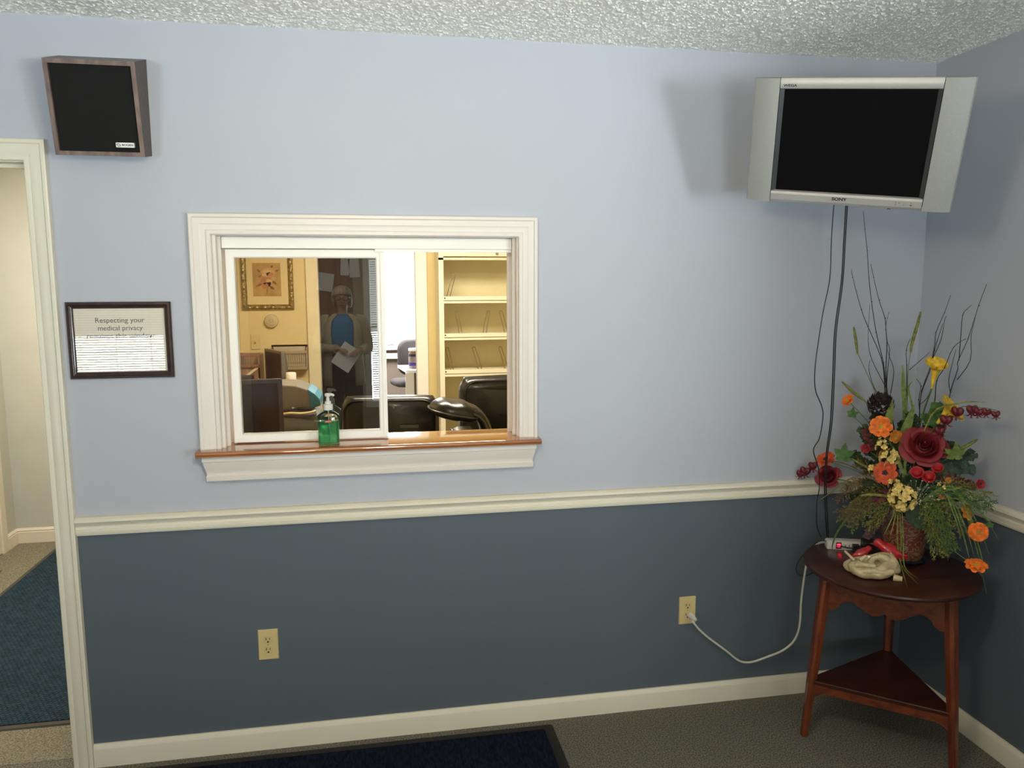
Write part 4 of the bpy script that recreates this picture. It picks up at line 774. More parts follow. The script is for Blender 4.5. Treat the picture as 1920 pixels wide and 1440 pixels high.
bush('feathery_fern', [(0.038,-0.130,0.279),(0.074,-0.130,0.245),(0.091,-0.130,0.179),(0.100,-0.130,0.132)], G_MD, 32, 0.0401, 9, 0.0092, 0.00170, 'fine dark fern hanging beside the vase', 0.40)
bush('feathery_fern', [(0.037,-0.140,0.300),(0.119,-0.140,0.301),(0.192,-0.140,0.286),(0.259,-0.140,0.282)], G_MD, 37, 0.0521, 9, 0.0092, 0.00170, 'feathery green fern reaching far right', 0.10)
bush('feathery_fern', [(0.037,-0.140,0.300),(0.133,-0.140,0.341),(0.197,-0.140,0.330),(0.244,-0.140,0.317)], G_YL, 35, 0.0521, 9, 0.0092, 0.00170, 'feathery olive fern at far right', 0.10)
spray('fern_spray', [(0.035,-0.090,0.327),(0.114,-0.090,0.394),(0.161,-0.090,0.422),(0.204,-0.090,0.442)], G_BL, 34, 0.0361, 0.0120, 0.75, 'spray of round bluish leaves at right', 0.00)
spray('fern_spray', [(0.035,-0.100,0.329),(0.108,-0.100,0.367),(0.163,-0.100,0.387),(0.203,-0.100,0.387)], G_BL, 34, 0.0341, 0.0120, 0.75, 'lower spray of round bluish leaves at right', 0.00)
spray('fern_spray', [(0.035,-0.120,0.334),(0.125,-0.120,0.345),(0.173,-0.120,0.341),(0.210,-0.120,0.332)], G_MR, 34, 0.0301, 0.0080, 0.70, 'maroon leaf spray at right', 0.00)
spray('fern_spray', [(-0.016,-0.030,0.307),(-0.092,-0.030,0.399),(-0.131,-0.030,0.446),(-0.155,-0.030,0.494)], G_DK, 26, 0.0441, 0.0140, 0.70, 'dark green leaf spray at upper left', 0.00)
spray('fern_spray', [(-0.016,-0.020,0.305),(-0.077,-0.020,0.439),(-0.098,-0.020,0.498),(-0.118,-0.020,0.536)], G_DK, 26, 0.0441, 0.0140, 0.70, 'dark green leaves under the cone', 0.00)
spray('fern_spray', [(-0.016,-0.020,0.305),(-0.107,-0.020,0.335),(-0.154,-0.020,0.360),(-0.183,-0.020,0.388)], G_DK, 26, 0.0401, 0.0120, 0.70, 'dark leaves behind the daisy', 0.00)
spray('fern_spray', [(-0.017,-0.010,0.302),(-0.006,-0.010,0.424),(-0.002,-0.010,0.504),(0.008,-0.010,0.545)], G_DK, 26, 0.0481, 0.0140, 0.70, 'dark leaves behind the rose', 0.00)
spray('fern_spray', [(-0.017,-0.000,0.300),(0.047,-0.000,0.408),(0.077,-0.000,0.470),(0.095,0.000,0.511)], G_DK, 26, 0.0441, 0.0140, 0.70, 'dark green leaves right of the rose', 0.00)
spray('fern_spray', [(-0.016,-0.020,0.305),(0.067,-0.020,0.354),(0.114,-0.020,0.419),(0.145,-0.020,0.451)], G_DK, 30, 0.0441, 0.0140, 0.70, 'dark leaf mass at right', 0.00)
spray('fern_spray', [(-0.015,-0.060,0.294),(0.071,-0.060,0.295),(0.129,-0.060,0.292),(0.171,-0.060,0.278)], G_DK, 34, 0.0401, 0.0120, 0.70, 'low dark leaves at right', 0.00)
spray('fern_spray', [(-0.015,-0.030,0.287),(-0.085,-0.030,0.268),(-0.138,-0.030,0.241),(-0.174,-0.030,0.215)], G_DK, 34, 0.0401, 0.0120, 0.70, 'low dark leaves at left', 0.00)
spray('fern_spray', [(-0.013,-0.100,0.284),(0.002,-0.100,0.315),(0.022,-0.100,0.328),(0.042,-0.100,0.350)], G_DK, 26, 0.0361, 0.0120, 0.70, 'dark leaves under the rose', 0.00)
spray('fern_spray', [(-0.012,-0.120,0.269),(0.014,-0.120,0.263),(0.048,-0.120,0.258),(0.081,-0.120,0.253)], G_DK, 30, 0.0321, 0.0100, 0.70, 'dark leaves right of the yellow cluster', 0.00)
spray('fern_spray', [(-0.013,-0.110,0.277),(-0.047,-0.110,0.272),(-0.072,-0.110,0.259),(-0.097,-0.110,0.236)], G_MR, 30, 0.0321, 0.0100, 0.70, 'maroon leaves left of the yellow cluster', 0.00)
spray('fern_spray', [(0.008,-0.110,0.211),(0.041,-0.110,0.225),(0.067,-0.110,0.209),(0.086,-0.110,0.173)], G_DK, 26, 0.0321, 0.0120, 0.70, 'dark leaves over the vase rim', 0.00)
spray('fern_spray', [(-0.009,-0.100,0.205),(-0.035,-0.100,0.212),(-0.057,-0.100,0.199),(-0.076,-0.100,0.166)], G_DK, 24, 0.0321, 0.0100, 0.70, 'dark leaves over the left vase rim', 0.00)
spray('fern_spray', [(0.000,-0.050,0.333),(-0.110,-0.050,0.421),(-0.139,-0.050,0.459),(-0.150,-0.050,0.488)], G_MR, 16, 0.0240, 0.0080, 0.70, 'maroon leaves behind the orange blossom', 0.00)
spray('fern_spray', [(0.049,-0.050,0.515),(0.065,-0.050,0.536),(0.075,-0.050,0.566),(0.083,-0.050,0.595)], G_MD, 12, 0.0441, 0.0180, 0.70, 'mid green leaves under the calla lilies', 0.00)
lobed_leaf((-0.212,-0.070,0.383), 0.0521, (-.2,-1,.3), G_MD, 'bright green lobed leaf at left')
lobed_leaf((-0.192,-0.050,0.539), 0.0301, (-.2,-1,.5), G_MD, 'small green lobed leaf under the left orange blossom')
lobed_leaf((0.143,-0.130,0.438), 0.0481, (.3,-1,-.2), G_LT, 'pale green lobed leaf at right')
lobed_leaf((0.063,-0.060,0.534), 0.0401, (0,-1,.2), G_MD, 'green lobed leaf left of the lower calla lily')
lobed_leaf((0.258,-0.180,0.217), 0.0180, (.3,-1,.3), G_MD, 'tiny green leaf beside the lower right blossom')
blade_leaf('broad_leaf', [(0.031,-0.130,0.268),(0.038,-0.130,0.230),(0.047,-0.130,0.192),(0.059,-0.130,0.161)], 0.0381, G_DK, 'broad dark green leaf over the vase')
blade_leaf('broad_leaf', [(0.068,-0.130,0.331),(0.090,-0.130,0.295),(0.106,-0.130,0.259),(0.118,-0.130,0.216)], 0.0261, G_DK, 'broad leaf at right of the white sprigs')
blade_leaf('broad_leaf', [(0.089,-0.120,0.398),(0.107,-0.120,0.377),(0.116,-0.120,0.353)], 0.0200, G_DK, None)
bush('feathery_fern', [(-0.013,-0.080,0.269),(-0.083,-0.080,0.280),(-0.126,-0.080,0.244),(-0.169,-0.080,0.198)], G_YL, 30, 0.0401, 9, 0.0092, 0.00170, 'fine fern filling the left side', 0.00)
bush('feathery_fern', [(-0.013,-0.100,0.274),(-0.089,-0.100,0.244),(-0.140,-0.100,0.197),(-0.183,-0.100,0.150)], G_BR, 30, 0.0401, 9, 0.0092, 0.00170, 'fine fern filling the left side', 0.00)
bush('feathery_fern', [(-0.012,-0.120,0.269),(-0.061,-0.120,0.223),(-0.085,-0.120,0.176),(-0.110,-0.120,0.146)], G_YL, 30, 0.0401, 9, 0.0092, 0.00170, 'fine fern filling the left side', 0.00)
bush('feathery_fern', [(-0.014,-0.050,0.282),(-0.104,-0.050,0.311),(-0.154,-0.050,0.295),(-0.202,-0.050,0.258)], G_BR, 30, 0.0401, 9, 0.0092, 0.00170, 'fine fern filling the left side', 0.00)
bush('feathery_fern', [(0.038,-0.140,0.291),(0.105,-0.140,0.271),(0.156,-0.140,0.230),(0.188,-0.140,0.168)], G_YL, 32, 0.0401, 9, 0.0092, 0.00170, 'fine fern filling the right side', 0.00)
bush('feathery_fern', [(0.038,-0.150,0.284),(0.099,-0.150,0.234),(0.135,-0.150,0.163),(0.163,-0.150,0.110)], G_MD, 32, 0.0401, 9, 0.0092, 0.00170, 'fine fern filling the right side', 0.00)
bush('feathery_fern', [(0.030,-0.140,0.280),(0.072,-0.140,0.218),(0.089,-0.140,0.143),(0.113,-0.140,0.079)], G_YL, 32, 0.0401, 9, 0.0092, 0.00170, 'fine fern filling the right side', 0.00)
bush('feathery_fern', [(0.037,-0.150,0.312),(0.118,-0.150,0.322),(0.182,-0.150,0.312),(0.239,-0.150,0.273)], G_MD, 32, 0.0401, 9, 0.0092, 0.00170, 'fine fern filling the right side', 0.00)
spray('fern_spray', [(-0.016,-0.030,0.307),(-0.072,-0.030,0.361),(-0.110,-0.030,0.397),(-0.143,-0.030,0.404)], G_DK, 34, 0.0301, 0.0100, 0.70, 'dark green filler leaves deep in the arrangement', 0.00)
spray('fern_spray', [(-0.016,-0.050,0.312),(-0.038,-0.050,0.389),(-0.055,-0.050,0.447),(-0.064,-0.050,0.476)], G_DK, 34, 0.0301, 0.0100, 0.70, 'dark green filler leaves deep in the arrangement', 0.00)
spray('fern_spray', [(-0.016,-0.060,0.314),(0.023,-0.060,0.378),(0.045,-0.060,0.384),(0.074,-0.060,0.379)], G_DK, 34, 0.0301, 0.0100, 0.70, 'dark green filler leaves deep in the arrangement', 0.00)
spray('fern_spray', [(0.001,-0.080,0.321),(0.067,-0.080,0.348),(0.108,-0.080,0.362),(0.149,-0.080,0.358)], G_DK, 34, 0.0301, 0.0100, 0.70, 'dark green filler leaves deep in the arrangement', 0.00)
spray('fern_spray', [(-0.015,-0.060,0.304),(-0.059,-0.060,0.299),(-0.103,-0.060,0.293),(-0.139,-0.060,0.289)], G_DK, 34, 0.0301, 0.0100, 0.70, 'dark green filler leaves deep in the arrangement', 0.00)
spray('fern_spray', [(0.003,-0.100,0.296),(0.045,-0.100,0.301),(0.095,-0.100,0.302),(0.146,-0.100,0.275)], G_DK, 34, 0.0301, 0.0100, 0.70, 'dark green filler leaves deep in the arrangement', 0.00)
spray('fern_spray', [(-0.019,-0.010,0.342),(-0.023,-0.010,0.422),(-0.027,-0.010,0.482),(-0.025,-0.010,0.522)], G_DK, 34, 0.0301, 0.0100, 0.70, 'dark green filler leaves deep in the arrangement', 0.00)
spray('fern_spray', [(-0.018,0.010,0.318),(0.028,0.010,0.444),(0.058,0.010,0.506),(0.070,0.010,0.537)], G_DK, 34, 0.0301, 0.0100, 0.70, 'dark green filler leaves deep in the arrangement', 0.00)
def cone_at(p, rad):
    b = MB(); p = Vector(p)
    for i in range(60):
        q = (i+.5)/60; zc = 1-2*q; rr = math.sqrt(1-zc*zc); a = i*2.4; d = Vector((rr*math.cos(a), rr*math.sin(a), zc)); c = p+d*rad*.72
        b.blade([c, c+(d+Vector((0, 0, .5))).normalized()*rad*.25, c+(d*.9+Vector((0, 0, .9))).normalized()*rad*.5], [rad*.22, rad*.25, rad*.05], d, .3)
    o = b.build('dried_cone', BROWN, t, angle=80); part(o, 'dark brown dried cone above the large orange blossom'); stem_to(p, .002, parent=o)
cone_at((-0.100,-0.020,0.577), 0.0441)
b = MB()
for i in range(70):
    a = RND.random()*2*PI; q = math.sqrt(RND.random()); c = Vector((0.051,-0.150,0.295))+Vector((q*.062*math.cos(a), RND.uniform(-.02, .02), q*.05*math.sin(a))); b.at(c).ball(RND.uniform(.0014, .0026), 6, 4)
    b.at().tube([c, c*.6+Vector((0.030,-0.100,0.270))*.4+Vector((0, .03, -.02))], .0005, 3)
o = b.build('white_sprig', fm('tiny white buds', (.52, .50, .42)), t); part(o, 'tiny white filler buds right of the yellow cluster'); o['kind'] = 'stuff'
# ================================================================== the office behind the window
YB = 3.2
DOORW = (-.352, .372)
b = MB(); b.box(-.985, DOORW[0]-.012, YB, YB+.12, 0, H); b.box(DOORW[0]-.012, DOORW[1]+.012, YB, YB+.12, 2.07, H); b.box(DOORW[1]+.012, 2.5, YB, YB+.12, 0, H)
struct(b.build('wall_office_back', CREAM, smooth=False))
struct(MB().box(-.985, -.925, .12, YB, 0, H).build('wall_office_left', CREAM, smooth=False))
struct(MB().box(2.4, 2.5, .12, YB, 0, H).build('wall_office_right', CREAM, smooth=False))
d = MB().at((0, YB, 0)).sweep([(DOORW[0]-.088, 0), (DOORW[0]-.088, 2.14), (DOORW[1]+.088, 2.14), (DOORW[1]+.088, 0)], [(0, 0), (0, .016), (.004, .02), (.016, .018), (.06, .014), (.078, .012), (.086, .010), (.086, 0)], side=-1).build('door_3', CREAMTRIM, angle=25); struct(d)
part(MB().at((0, YB, 0)).sweep([(DOORW[1]+.089, 0), (DOORW[1]+.089, 2.05), (DOORW[1]-.001, 2.05), (DOORW[1]-.001, 0)][:2], [(0, 0), (0, .017), (.004, .0215), (.016, .0195), (.06, .0155), (.078, .0135), (.087, .0115), (.088, 0)], side=1).build('lit_tone_casing', mat('back-lit trim tone', (.86, .84, .78), .4), d, angle=25), 'right-hand door casing coloured in its back-lit tone')  # right side of the cream casing, back-room brightness put into a whiter colour
b = MB(); b.box(DOORW[0]-.012, DOORW[0], YB, YB+.12, 0, 2.07); b.box(DOORW[1], DOORW[1]+.012, YB, YB+.12, 0, 2.07); b.box(DOORW[0], DOORW[1], YB, YB+.12, 2.058, 2.07); b.build('door_jamb', WTRIM, d, smooth=False)
# dark door leaf standing ajar into the back room
DKD = wood('very dark stained door', (.006, .004, .003), (.012, .008, .006), .4, 4, 'Z', .0)
da = math.radians(49); dl = MB().at((DOORW[0]+.004, YB+.10, 0), Matrix.Rotation(da, 4, 'Z')).box(0, .715, -.018, .018, .01, 2.05)
dl.build('door_leaf', DKD, d, smooth=False)
part(MB().at((DOORW[0]+.004, YB+.10, 0), Matrix.Rotation(da, 4, 'Z')).at(Matrix.Translation((DOORW[0]+.004, YB+.10, 0)) @ Matrix.Rotation(da, 4, 'Z') @ Vector((.65, -.05, .95))).ball(.026).build('door_knob', BRASS, d), 'brass knob')

# ornate picture
t = thing('framed_picture', 'ornate gold-framed rose print on the yellow office wall', 'picture', (-.7155, YB, 1.73))
GOLD = mat('antique gold', (.30, .215, .075), .34, .7, var=.4, vscale=60, bump=1, bscale=55, bdetail=3)
MB().sweep([(-.186, -.222), (-.186, .222), (.186, .222), (.186, -.222)], [(0, 0), (0, .012), (.006, .022), (.016, .026), (.026, .022), (.034, .014), (.038, .010), (.040, .004), (.040, 0)], closed=True, side=-1).build('frame', GOLD, t, angle=30)
b = MB()
for i in range(7):
    for sx in (-1, 1): b.at((sx*.169, -.025, -.185+i*.062), None, (.010, .006, .018)).ball(1, 8, 6)
for i in range(6):
    for sz in (-1, 1): b.at((-.14+i*.056, -.025, sz*.205), None, (.018, .006, .010)).ball(1, 8, 6)
b.build('frame_ornament', GOLD, t)
MB().box(-.148, .148, -.006, -.001, -.184, .184).build('mat_board', mat('cream mat board', (.66, .53, .26), .7, var=.02), t, smooth=False)
pr1 = MB().box(-.103, .097, -.0075, -.006, -.122, .122).build('print', mat('tan botanical paper', (.40, .235, .075), .6, var=.2, vscale=9), t, smooth=False)
RO1 = mat('pale rose ink', (.50, .29, .11), .6); RO2 = mat('rose ink', (.42, .17, .06), .6); LF = mat('brown leaf ink', (.17, .085, .02), .6)
def blob(name, cx, cz, rx, rz, m, y=-.0079, n=7, ph=0):
    P = [(cx+rx*(1+.08*math.sin(n*a+ph))*math.cos(a), cz+rz*(1+.08*math.sin(n*a+ph))*math.sin(a)) for a in [i*2*PI/40 for i in range(40)]]
    MB().prism(P, y, y+.0004).build(name, m, pr1, smooth=False)
blob('rose_drawing', .008, .052, .048, .036, RO1); blob('rose_drawing', -.008, -.022, .046, .046, RO2, -.0081, 6, 1); blob('bud_drawing', .046, .008, .018, .014, RO1, -.0082, 5)
RO3 = mat('deep rose ink', (.36, .15, .055), .6); RO4 = mat('light rose ink', (.56, .36, .16), .6)
for cx, cz, rx, rz, m_ in ((.002, .060, .030, .016, RO4), (.020, .040, .026, .014, RO2), (-.012, .036, .022, .012, RO4), (-.026, -.012, .018, .024, RO3), (.014, -.014, .022, .018, RO4), (-.002, -.036, .026, .018, RO3), (.020, -.038, .014, .02, RO1)): blob('petal_drawing', cx, cz, rx, rz, m_, -.0084, 3, cx*90)
b = MB()
for x0, z0, x1, z1, w_ in ((-.002, -.06, -.006, -.112, .003), (-.048, .055, -.07, .075, .010), (.03, .085, .045, .108, .009), (.06, .06, .086, .074, .008), (.035, -.01, .072, -.038, .009), (-.04, -.03, -.085, -.052, .009), (.02, -.05, .05, -.075, .012), (-.06, .02, -.04, .032, .007)):
    dv = Vector((x1-x0, 0, z1-z0)); b.blade([(x0, -.0084, z0), (x0+dv.x*.4, -.0084, z0+dv.z*.4), (x1, -.0084, z1)], [w_*.3, w_, .0003], (0, -1, 0), 0)
b.build('leaf_drawing', LF, pr1, smooth=False)
tag(MB().at((0, 0, 0), Matrix.Rotation(PI/2, 4, 'X')).lathe([(.048, 0), (.050, .006), (.050, .018), (.046, .024), (.034, .026), (.033, .030), (.020, .032), (.019, .028), (.012, .028), (.010, .034), (.001, .034)], 40, cap=False).build('round_thermostat', mat('beige plastic dial', (.52, .42, .24), .4, var=.05), loc=(-.698, YB, 1.425), angle=20), 'round beige thermostat dial under the gold-framed print', 'thermostat')
t = thing('light_switch', 'ivory light switch plate left of the wall file rack', 'light switch', (-.819, YB, 1.271))
b = MB(); b.loft([[(a, 0, c) for a, c in roundrect(.070, .114, .002)], [(a, -.006, c) for a, c in roundrect(.064, .108, .002)]]); b.build('switch_plate', IVORY, t, smooth=False)
MB().at((0, -.006, 0), (.4, 0, 0)).box(-.004, .004, -.012, 0, -.007, .007).build('toggle', IVORYD, t, smooth=False)
# wall file rack
t = thing('wall_file_rack', 'beige slotted plastic file holder fixed to the yellow office wall', 'file rack', (-.575, YB, 1.155))
RK = mat('beige slotted plastic', (.36, .29, .165), .5, var=.04)
b = MB(); b.box(-.13, .13, -.006, 0, -.09, .09); b.box(-.13, -.124, -.075, 0, -.09, .075); b.box(.124, .13, -.075, 0, -.09, .075); b.box(-.13, .13, -.075, 0, -.09, -.084); b.box(-.13, .13, -.006, -.003, .04, .092); b.build('rack_body', RK, t, smooth=False)
b = MB(); b.box(-.13, .13, -.078, -.072, -.09, -.07); b.box(-.13, .13, -.078, -.072, .032, .05); b.box(-.13, .13, -.0765, -.0735, -.040, -.034)
for i in range(17): x = -.125+i*.0156; b.box(x-.0022, x+.0022, -.078, -.072, -.072, .034)
b.build('slotted_front', RK, t, smooth=False)
b = MB()
for i in range(3): b.at((.0, -.02-.016*i, -.008+.004*i), (-.10, 0, 0)).box(-.115, .115, -.002, .002, -.07, .085-.03*i)
tag(b.build('file_folders', mat('manila folders', (.42, .36, .24), .7), smooth=False, loc=(-.575, YB-.012, 1.157)), 'beige folders standing in the wall file rack', 'folders', kind='stuff')

# desks
DESK = wood('tan desk laminate', (.20, .12, .06), (.34, .22, .11), .4, 3, 'X', .2)
def desk(label, x0, x1, y0, y1, z):
    t = thing('office_desk', label, 'desk', ((x0+x1)/2, (y0+y1)/2, 0)); hx, hy = (x1-x0)/2, (y1-y0)/2
    MB().box(-hx, hx, -hy, hy, z-.03, z).build('desk_top', DESK, t, smooth=False, bevel=.003)
    for sx in (-1, 1): MB().box(sx*hx-(.03 if sx > 0 else -.0), sx*hx+(.03 if sx < 0 else 0), -hy+.02, hy-.02, 0, z-.03).build('side_panel', DESK, t, smooth=False)
    MB().box(-hx+.03, hx-.03, hy-.05, hy-.03, .25, z-.03).build('modesty_panel', DESK, t, smooth=False)
desk('tan desk under the reception window, holding the near black monitor', -.90, -.16, .20, .80, .76)
desk('tan side desk carrying the grey printer', -.90, -.20, 1.25, 1.95, .76)
desk('tan desk along the yellow wall, carrying the far monitor', -.90, -.40, 2.45, 3.10, .76)
# near monitor, seen from the waiting room
def monitor(name, label, loc, rz, w_, h_, front, shell, thick=.05):
    t = thing(name, label, 'monitor', loc, rz); zc = .11+h_/2
    b = MB(); b.loft([[(x, 0, z) for x, z in roundrect(w_, h_, .008, 3, 0, zc)], [(x, .02, z) for x, z in roundrect(w_, h_, .008, 3, 0, zc)], [(x, .02+thick, z) for x, z in roundrect(w_*.72, h_*.7, .03, 3, 0, zc)]]); b.build('housing', shell, t)
    b = MB(); b.sweep([(-w_/2, zc-h_/2), (-w_/2, zc+h_/2), (w_/2, zc+h_/2), (w_/2, zc-h_/2)], [(0, 0), (.001, .003), (.017, .003), (.019, 0)], closed=True, side=-1); b.build('bezel', shell, t, smooth=False)
    MB().box(-w_/2+.018, w_/2-.018, -.0015, .001, zc-h_/2+.018, zc+h_/2-.018).build('screen', front, t, smooth=False)
    b = MB(); b.tube([(0, .045, .012), (0, .05, .10), (0, .045, zc)], [.03, .022, .022], 10); b.build('stand_neck', shell, t)
    b = MB(); b.lathe([(.10, 0), (.10, .008), (.03, .014), (.001, .014)], 28); b.build('stand_base', shell, t)
    return t
LCD = mat('black screen glass', (.004, .004, .004), .3, spec=.2)
monitor('computer_monitor', 'black computer monitor just inside the reception window, at its lower left corner', (-.56, .47, .76), math.radians(10), .47, .438, LCD, mat('black monitor plastic', (.014, .013, .012), .35, var=.1))
t2 = monitor('computer_monitor', 'thin grey computer monitor seen nearly edge-on beside the wall file rack', (-.640, 2.74, .76), math.radians(-64), .34, .375, LCD, mat('grey monitor plastic', (.115, .105, .085), .4), .035)
b = MB(); b.box(-.045, .045, -.04, .04, 0, .33); tag(b.build('speaker_box', mat('black speaker cloth', (.02, .016, .016), .7), loc=(-.800, 2.58, .76), smooth=False, bevel=.006), 'small black box standing behind the edge-on monitor', 'speaker')
WB = wood('pink brown wood', (.17, .095, .055), (.36, .23, .14), .45, 4, 'Z', .1)
t = thing('wooden_file_box', 'brown wooden sorter with slanted dividers at the left end of the rear desk', 'sorter', (-.835, 2.96, .76))
b = MB(); b.box(-.085, .085, -.10, -.09, 0, .36); b.box(-.085, -.075, -.10, .12, 0, .44); b.box(.075, .085, -.10, .12, 0, .44); b.box(-.085, .085, .11, .12, 0, .44); b.box(-.085, .085, -.10, .12, 0, .01); b.build('box_body', WB, t, smooth=False)
b = MB(); b.box(-.085, .085, -.105, -.085, .43, .45); b.box(-.085, .085, -.112, -.098, .355, .375); b.build('box_rim', wood('reddish rim wood', (.12, .05, .03), (.25, .12, .075), .4, 4, 'X', .1), t, smooth=False)
for i in range(3): MB().at((0, -.102, .12+.09*i), Matrix.Rotation(-.65, 4, 'Y')).box(-.10, .10, -.004, .004, -.008, .008).build('divider', CREAMTRIM, t, smooth=False)
t = thing('spray_bottle', 'bottle of yellow liquid with a white cap standing on the rear desk', 'bottle', (-.506, 2.55, .785))
MB().lathe([(.001, .0), (.036, .0), (.038, .006), (.038, .20), (.030, .235), (.022, .25), (.022, .262)], 24).build('bottle_body', mat('yellow liquid plastic', (.55, .50, .06), .2, trans=.3), t, angle=40)
MB().lathe([(.033, .255), (.034, .258), (.034, .315), (.031, .322), (.001, .322)], 24).build('cap', mat('white cap', (.82, .78, .66), .45), t, angle=40)
# grey printer with blue-green end
GP = mat('grey printer plastic', (.185, .17, .135), .4, var=.03); TEAL = mat('teal translucent plastic', (.015, .17, .23), .45)
t = thing('desk_printer', 'grey domed desktop printer with a blue-green end cap behind the near monitor', 'printer', (-.46, 1.60, .76))
def arch(n=10):
    P = [(-.20, 0), (-.20, .20), (-.17, .32), (-.10, .395), (.01, .402), (.09, .395), (.15, .372), (.185, .345)]; return P
P = arch()+[(.188, .268), (.165, .255), (.20, .225), (.22, .17), (.215, .0)]
b = MB(); b.prism(P, -.13, .13); b.build('printer_body', GP, t, smooth=False, bevel=.008)
b = MB(); b.prism([(.150, .374), (.187, .347), (.212, .318), (.216, .282), (.160, .268)], -.132, .132); b.build('end_cap', TEAL, t, smooth=False, bevel=.004)
b = MB(); b.prism([(-.02, .05), (.19, .05), (.20, .20), (.02, .235)], -.150, -.128); b.build('front_door', mat('grey teal plastic', (.13, .15, .125), .4), t, smooth=False, bevel=.004)
b = MB(); b.at((.10, -.145, .242), None, (.10, .05, .014)).lathe([(.001, -1), (.8, -1), (1, 0), (.9, .6), (.001, .6)], 28); b.build('paper_tray', mat('dark tray', (.02, .018, .016), .4), t, angle=40)
b = MB(); b.tube(smooth_path([(.02, -.19, .252), (.06, -.2, .258), (.12, -.198, .254), (.17, -.19, .258), (.19, -.17, .262)], 4), .006, 6); part(b.build('cream_strip', mat('cream strip', (.55, .45, .2), .5), t), 'cream paper strip on the tray')
b = MB(); b.tube(smooth_path([(.03, -.15, .262), (.07, -.17, .275), (.10, -.13, .27), (.13, -.165, .275), (.16, -.14, .268)], 4), .010, 6); b.build('coiled_cord', BLACK, t)
t = thing('paper_stack', 'small stack of white paper lying in front of the grey printer', 'paper', (-.375, 1.36, .76))
MB().box(-.07, .085, -.06, .06, 0, .155).build('ream', mat('white paper', (.74, .68, .5), .6), t, smooth=False); part(MB().at((0, -.004, .157), (0, 0, .03)).box(-.068, .083, -.06, .06, -.0015, .0005).build('top_sheet', mat('top sheet', (.7, .63, .45), .6), t, smooth=False), 'slightly turned top sheet')

# office chairs
LEA = mat('black leather', (.011, .010, .009), .30, bump=.5, bscale=26, bdetail=5, coat=.15, var=.2)
def office_chair(label, loc, rz, w_=.50, top=1.13, tilt=.12, roll=.045, handle=False, arms=True):
    t = thing('office_chair', label, 'chair', loc, rz, 'black leather office chairs in the office')
    b = MB(); b.loft([[(x*1.0, y, z) for x, y in roundrect(.50, .48, .10, 5)] for z in (.42,)]+[[(x, y, .44) for x, y in roundrect(.53, .51, .11, 5)], [(x, y, .50) for x, y in roundrect(.53, .51, .11, 5)], [(x, y, .53) for x, y in roundrect(.46, .44, .10, 5)]]); b.build('seat', LEA, t, angle=70)
    hz = top-.52; rings = []
    for y, s in ((.0, .93), (.015, 1.0), (.075, 1.0), (.10, .92)):
        rings.append([(x*s, .24+y+tilt*(z)*1.0, .52+hz/2+z*(s*.5+.5)) for x, z in roundrect(w_, hz, .07, 5)])
    b = MB(); b.loft(rings); bk = b.build('backrest', LEA, t, angle=70)
    zr = top-.045; b = MB(); P = [(x, .24+.047+tilt*(zr-.52-hz/2), zr) for x in (-w_/2+.015, -w_/2+.03, -w_/4, 0, w_/4, w_/2-.03, w_/2-.015)]; b.tube(P, [.02, roll, roll*1.05, roll*1.08, roll*1.05, roll, .02], 14, flat=1.25); b.build('head_roll', LEA, bk, angle=70)
    b = MB(); P = [(x, .24+.105+tilt*(z), .52+hz/2+z) for x, z in roundrect(w_*.94, hz*.95, .07, 5)]; b.tube(P+[P[0]], .004, 6); b.build('piping', LEA, bk)
    if handle:
        b = MB(); b.at((-.10, .355+tilt*.16, top-.15)).box(-.05, .05, -.004, .006, -.010, .010); part(b.build('grip_slot', mat('grey grip slot', (.07, .065, .06), .5), bk, smooth=False, bevel=.004), 'grey grip slot in the back')
    if arms:
        for sx in (-1, 1):
            b = MB(); b.tube(smooth_path([(sx*.27, .20, .46), (sx*.31, .18, .60), (sx*.31, .10, .675), (sx*.31, -.14, .675), (sx*.30, -.20, .60), (sx*.27, -.18, .46)], 4), .022, 8); b.build('armrest', LEA, t)
    MB().lathe([(.03, .10), (.03, .42)], 14).build('gas_lift', BLACK, t)
    for i in range(5):
        a = i*2*PI/5; b = MB(); b.tube([(0, 0, .12), (.3*math.cos(a), .3*math.sin(a), .075)], [.028, .018], 8); l = b.build('base_leg', BLACK, t)
        MB().at((.3*math.cos(a), .3*math.sin(a), .028), (PI/2, 0, a)).lathe([(.001, -.02), (.026, -.02), (.028, 0), (.026, .02), (.001, .02)], 14).build('caster', BLACK, l)
    return t
office_chair('black leather office chair with a grey grip slot, its back behind the sliding glass', (.155, 1.52, 0), math.radians(174), .50, 1.120, .05, .040, True)
office_chair('tall black leather office chair at the right edge of the reception window', (.80, 2.02, 0), math.radians(187), .60, 1.145, .04, .046)
# padded chair turned sideways between them: a deep cushion curving down to the right
t = office_chair('padded black leather office chair turned sideways, between the two other chairs', (.76, .80, 0), math.radians(88), .40, 1.00, .03, .03, False, True)
bk2 = [c for c in t.children if c.name.startswith('backrest')][0]
def lz(M0, prof): return [M0 @ Vector(p) for p in prof]
Wt = t.matrix_world.copy(); Wt = Matrix.Translation(t.location) @ Matrix.Rotation(t.rotation_euler.z, 4, 'Z'); Wi = Wt.inverted()
CW = Matrix.Translation((.425, .88, 1.088)) @ Matrix.Rotation(.20, 4, 'Y'); b = MB(); rings = []
for k in range(17):
    q = -1+2*k/16; sc_ = max(.02, (1-abs(q)**2.6))**.5; rings.append([Wi @ (CW @ Vector((.128*q, .125*sc_*math.copysign(abs(math.cos(a))**.75, math.cos(a)), (.056 if math.sin(a) > 0 else .042)*sc_*math.copysign(abs(math.sin(a))**.8, math.sin(a))+.004*math.sin(9*q)*max(0, math.sin(a))*sc_))) for a in [i*2*PI/24 for i in range(24)]])
b.loft(rings); b.build('head_cushion', LEA, bk2, angle=80, subsurf=1)
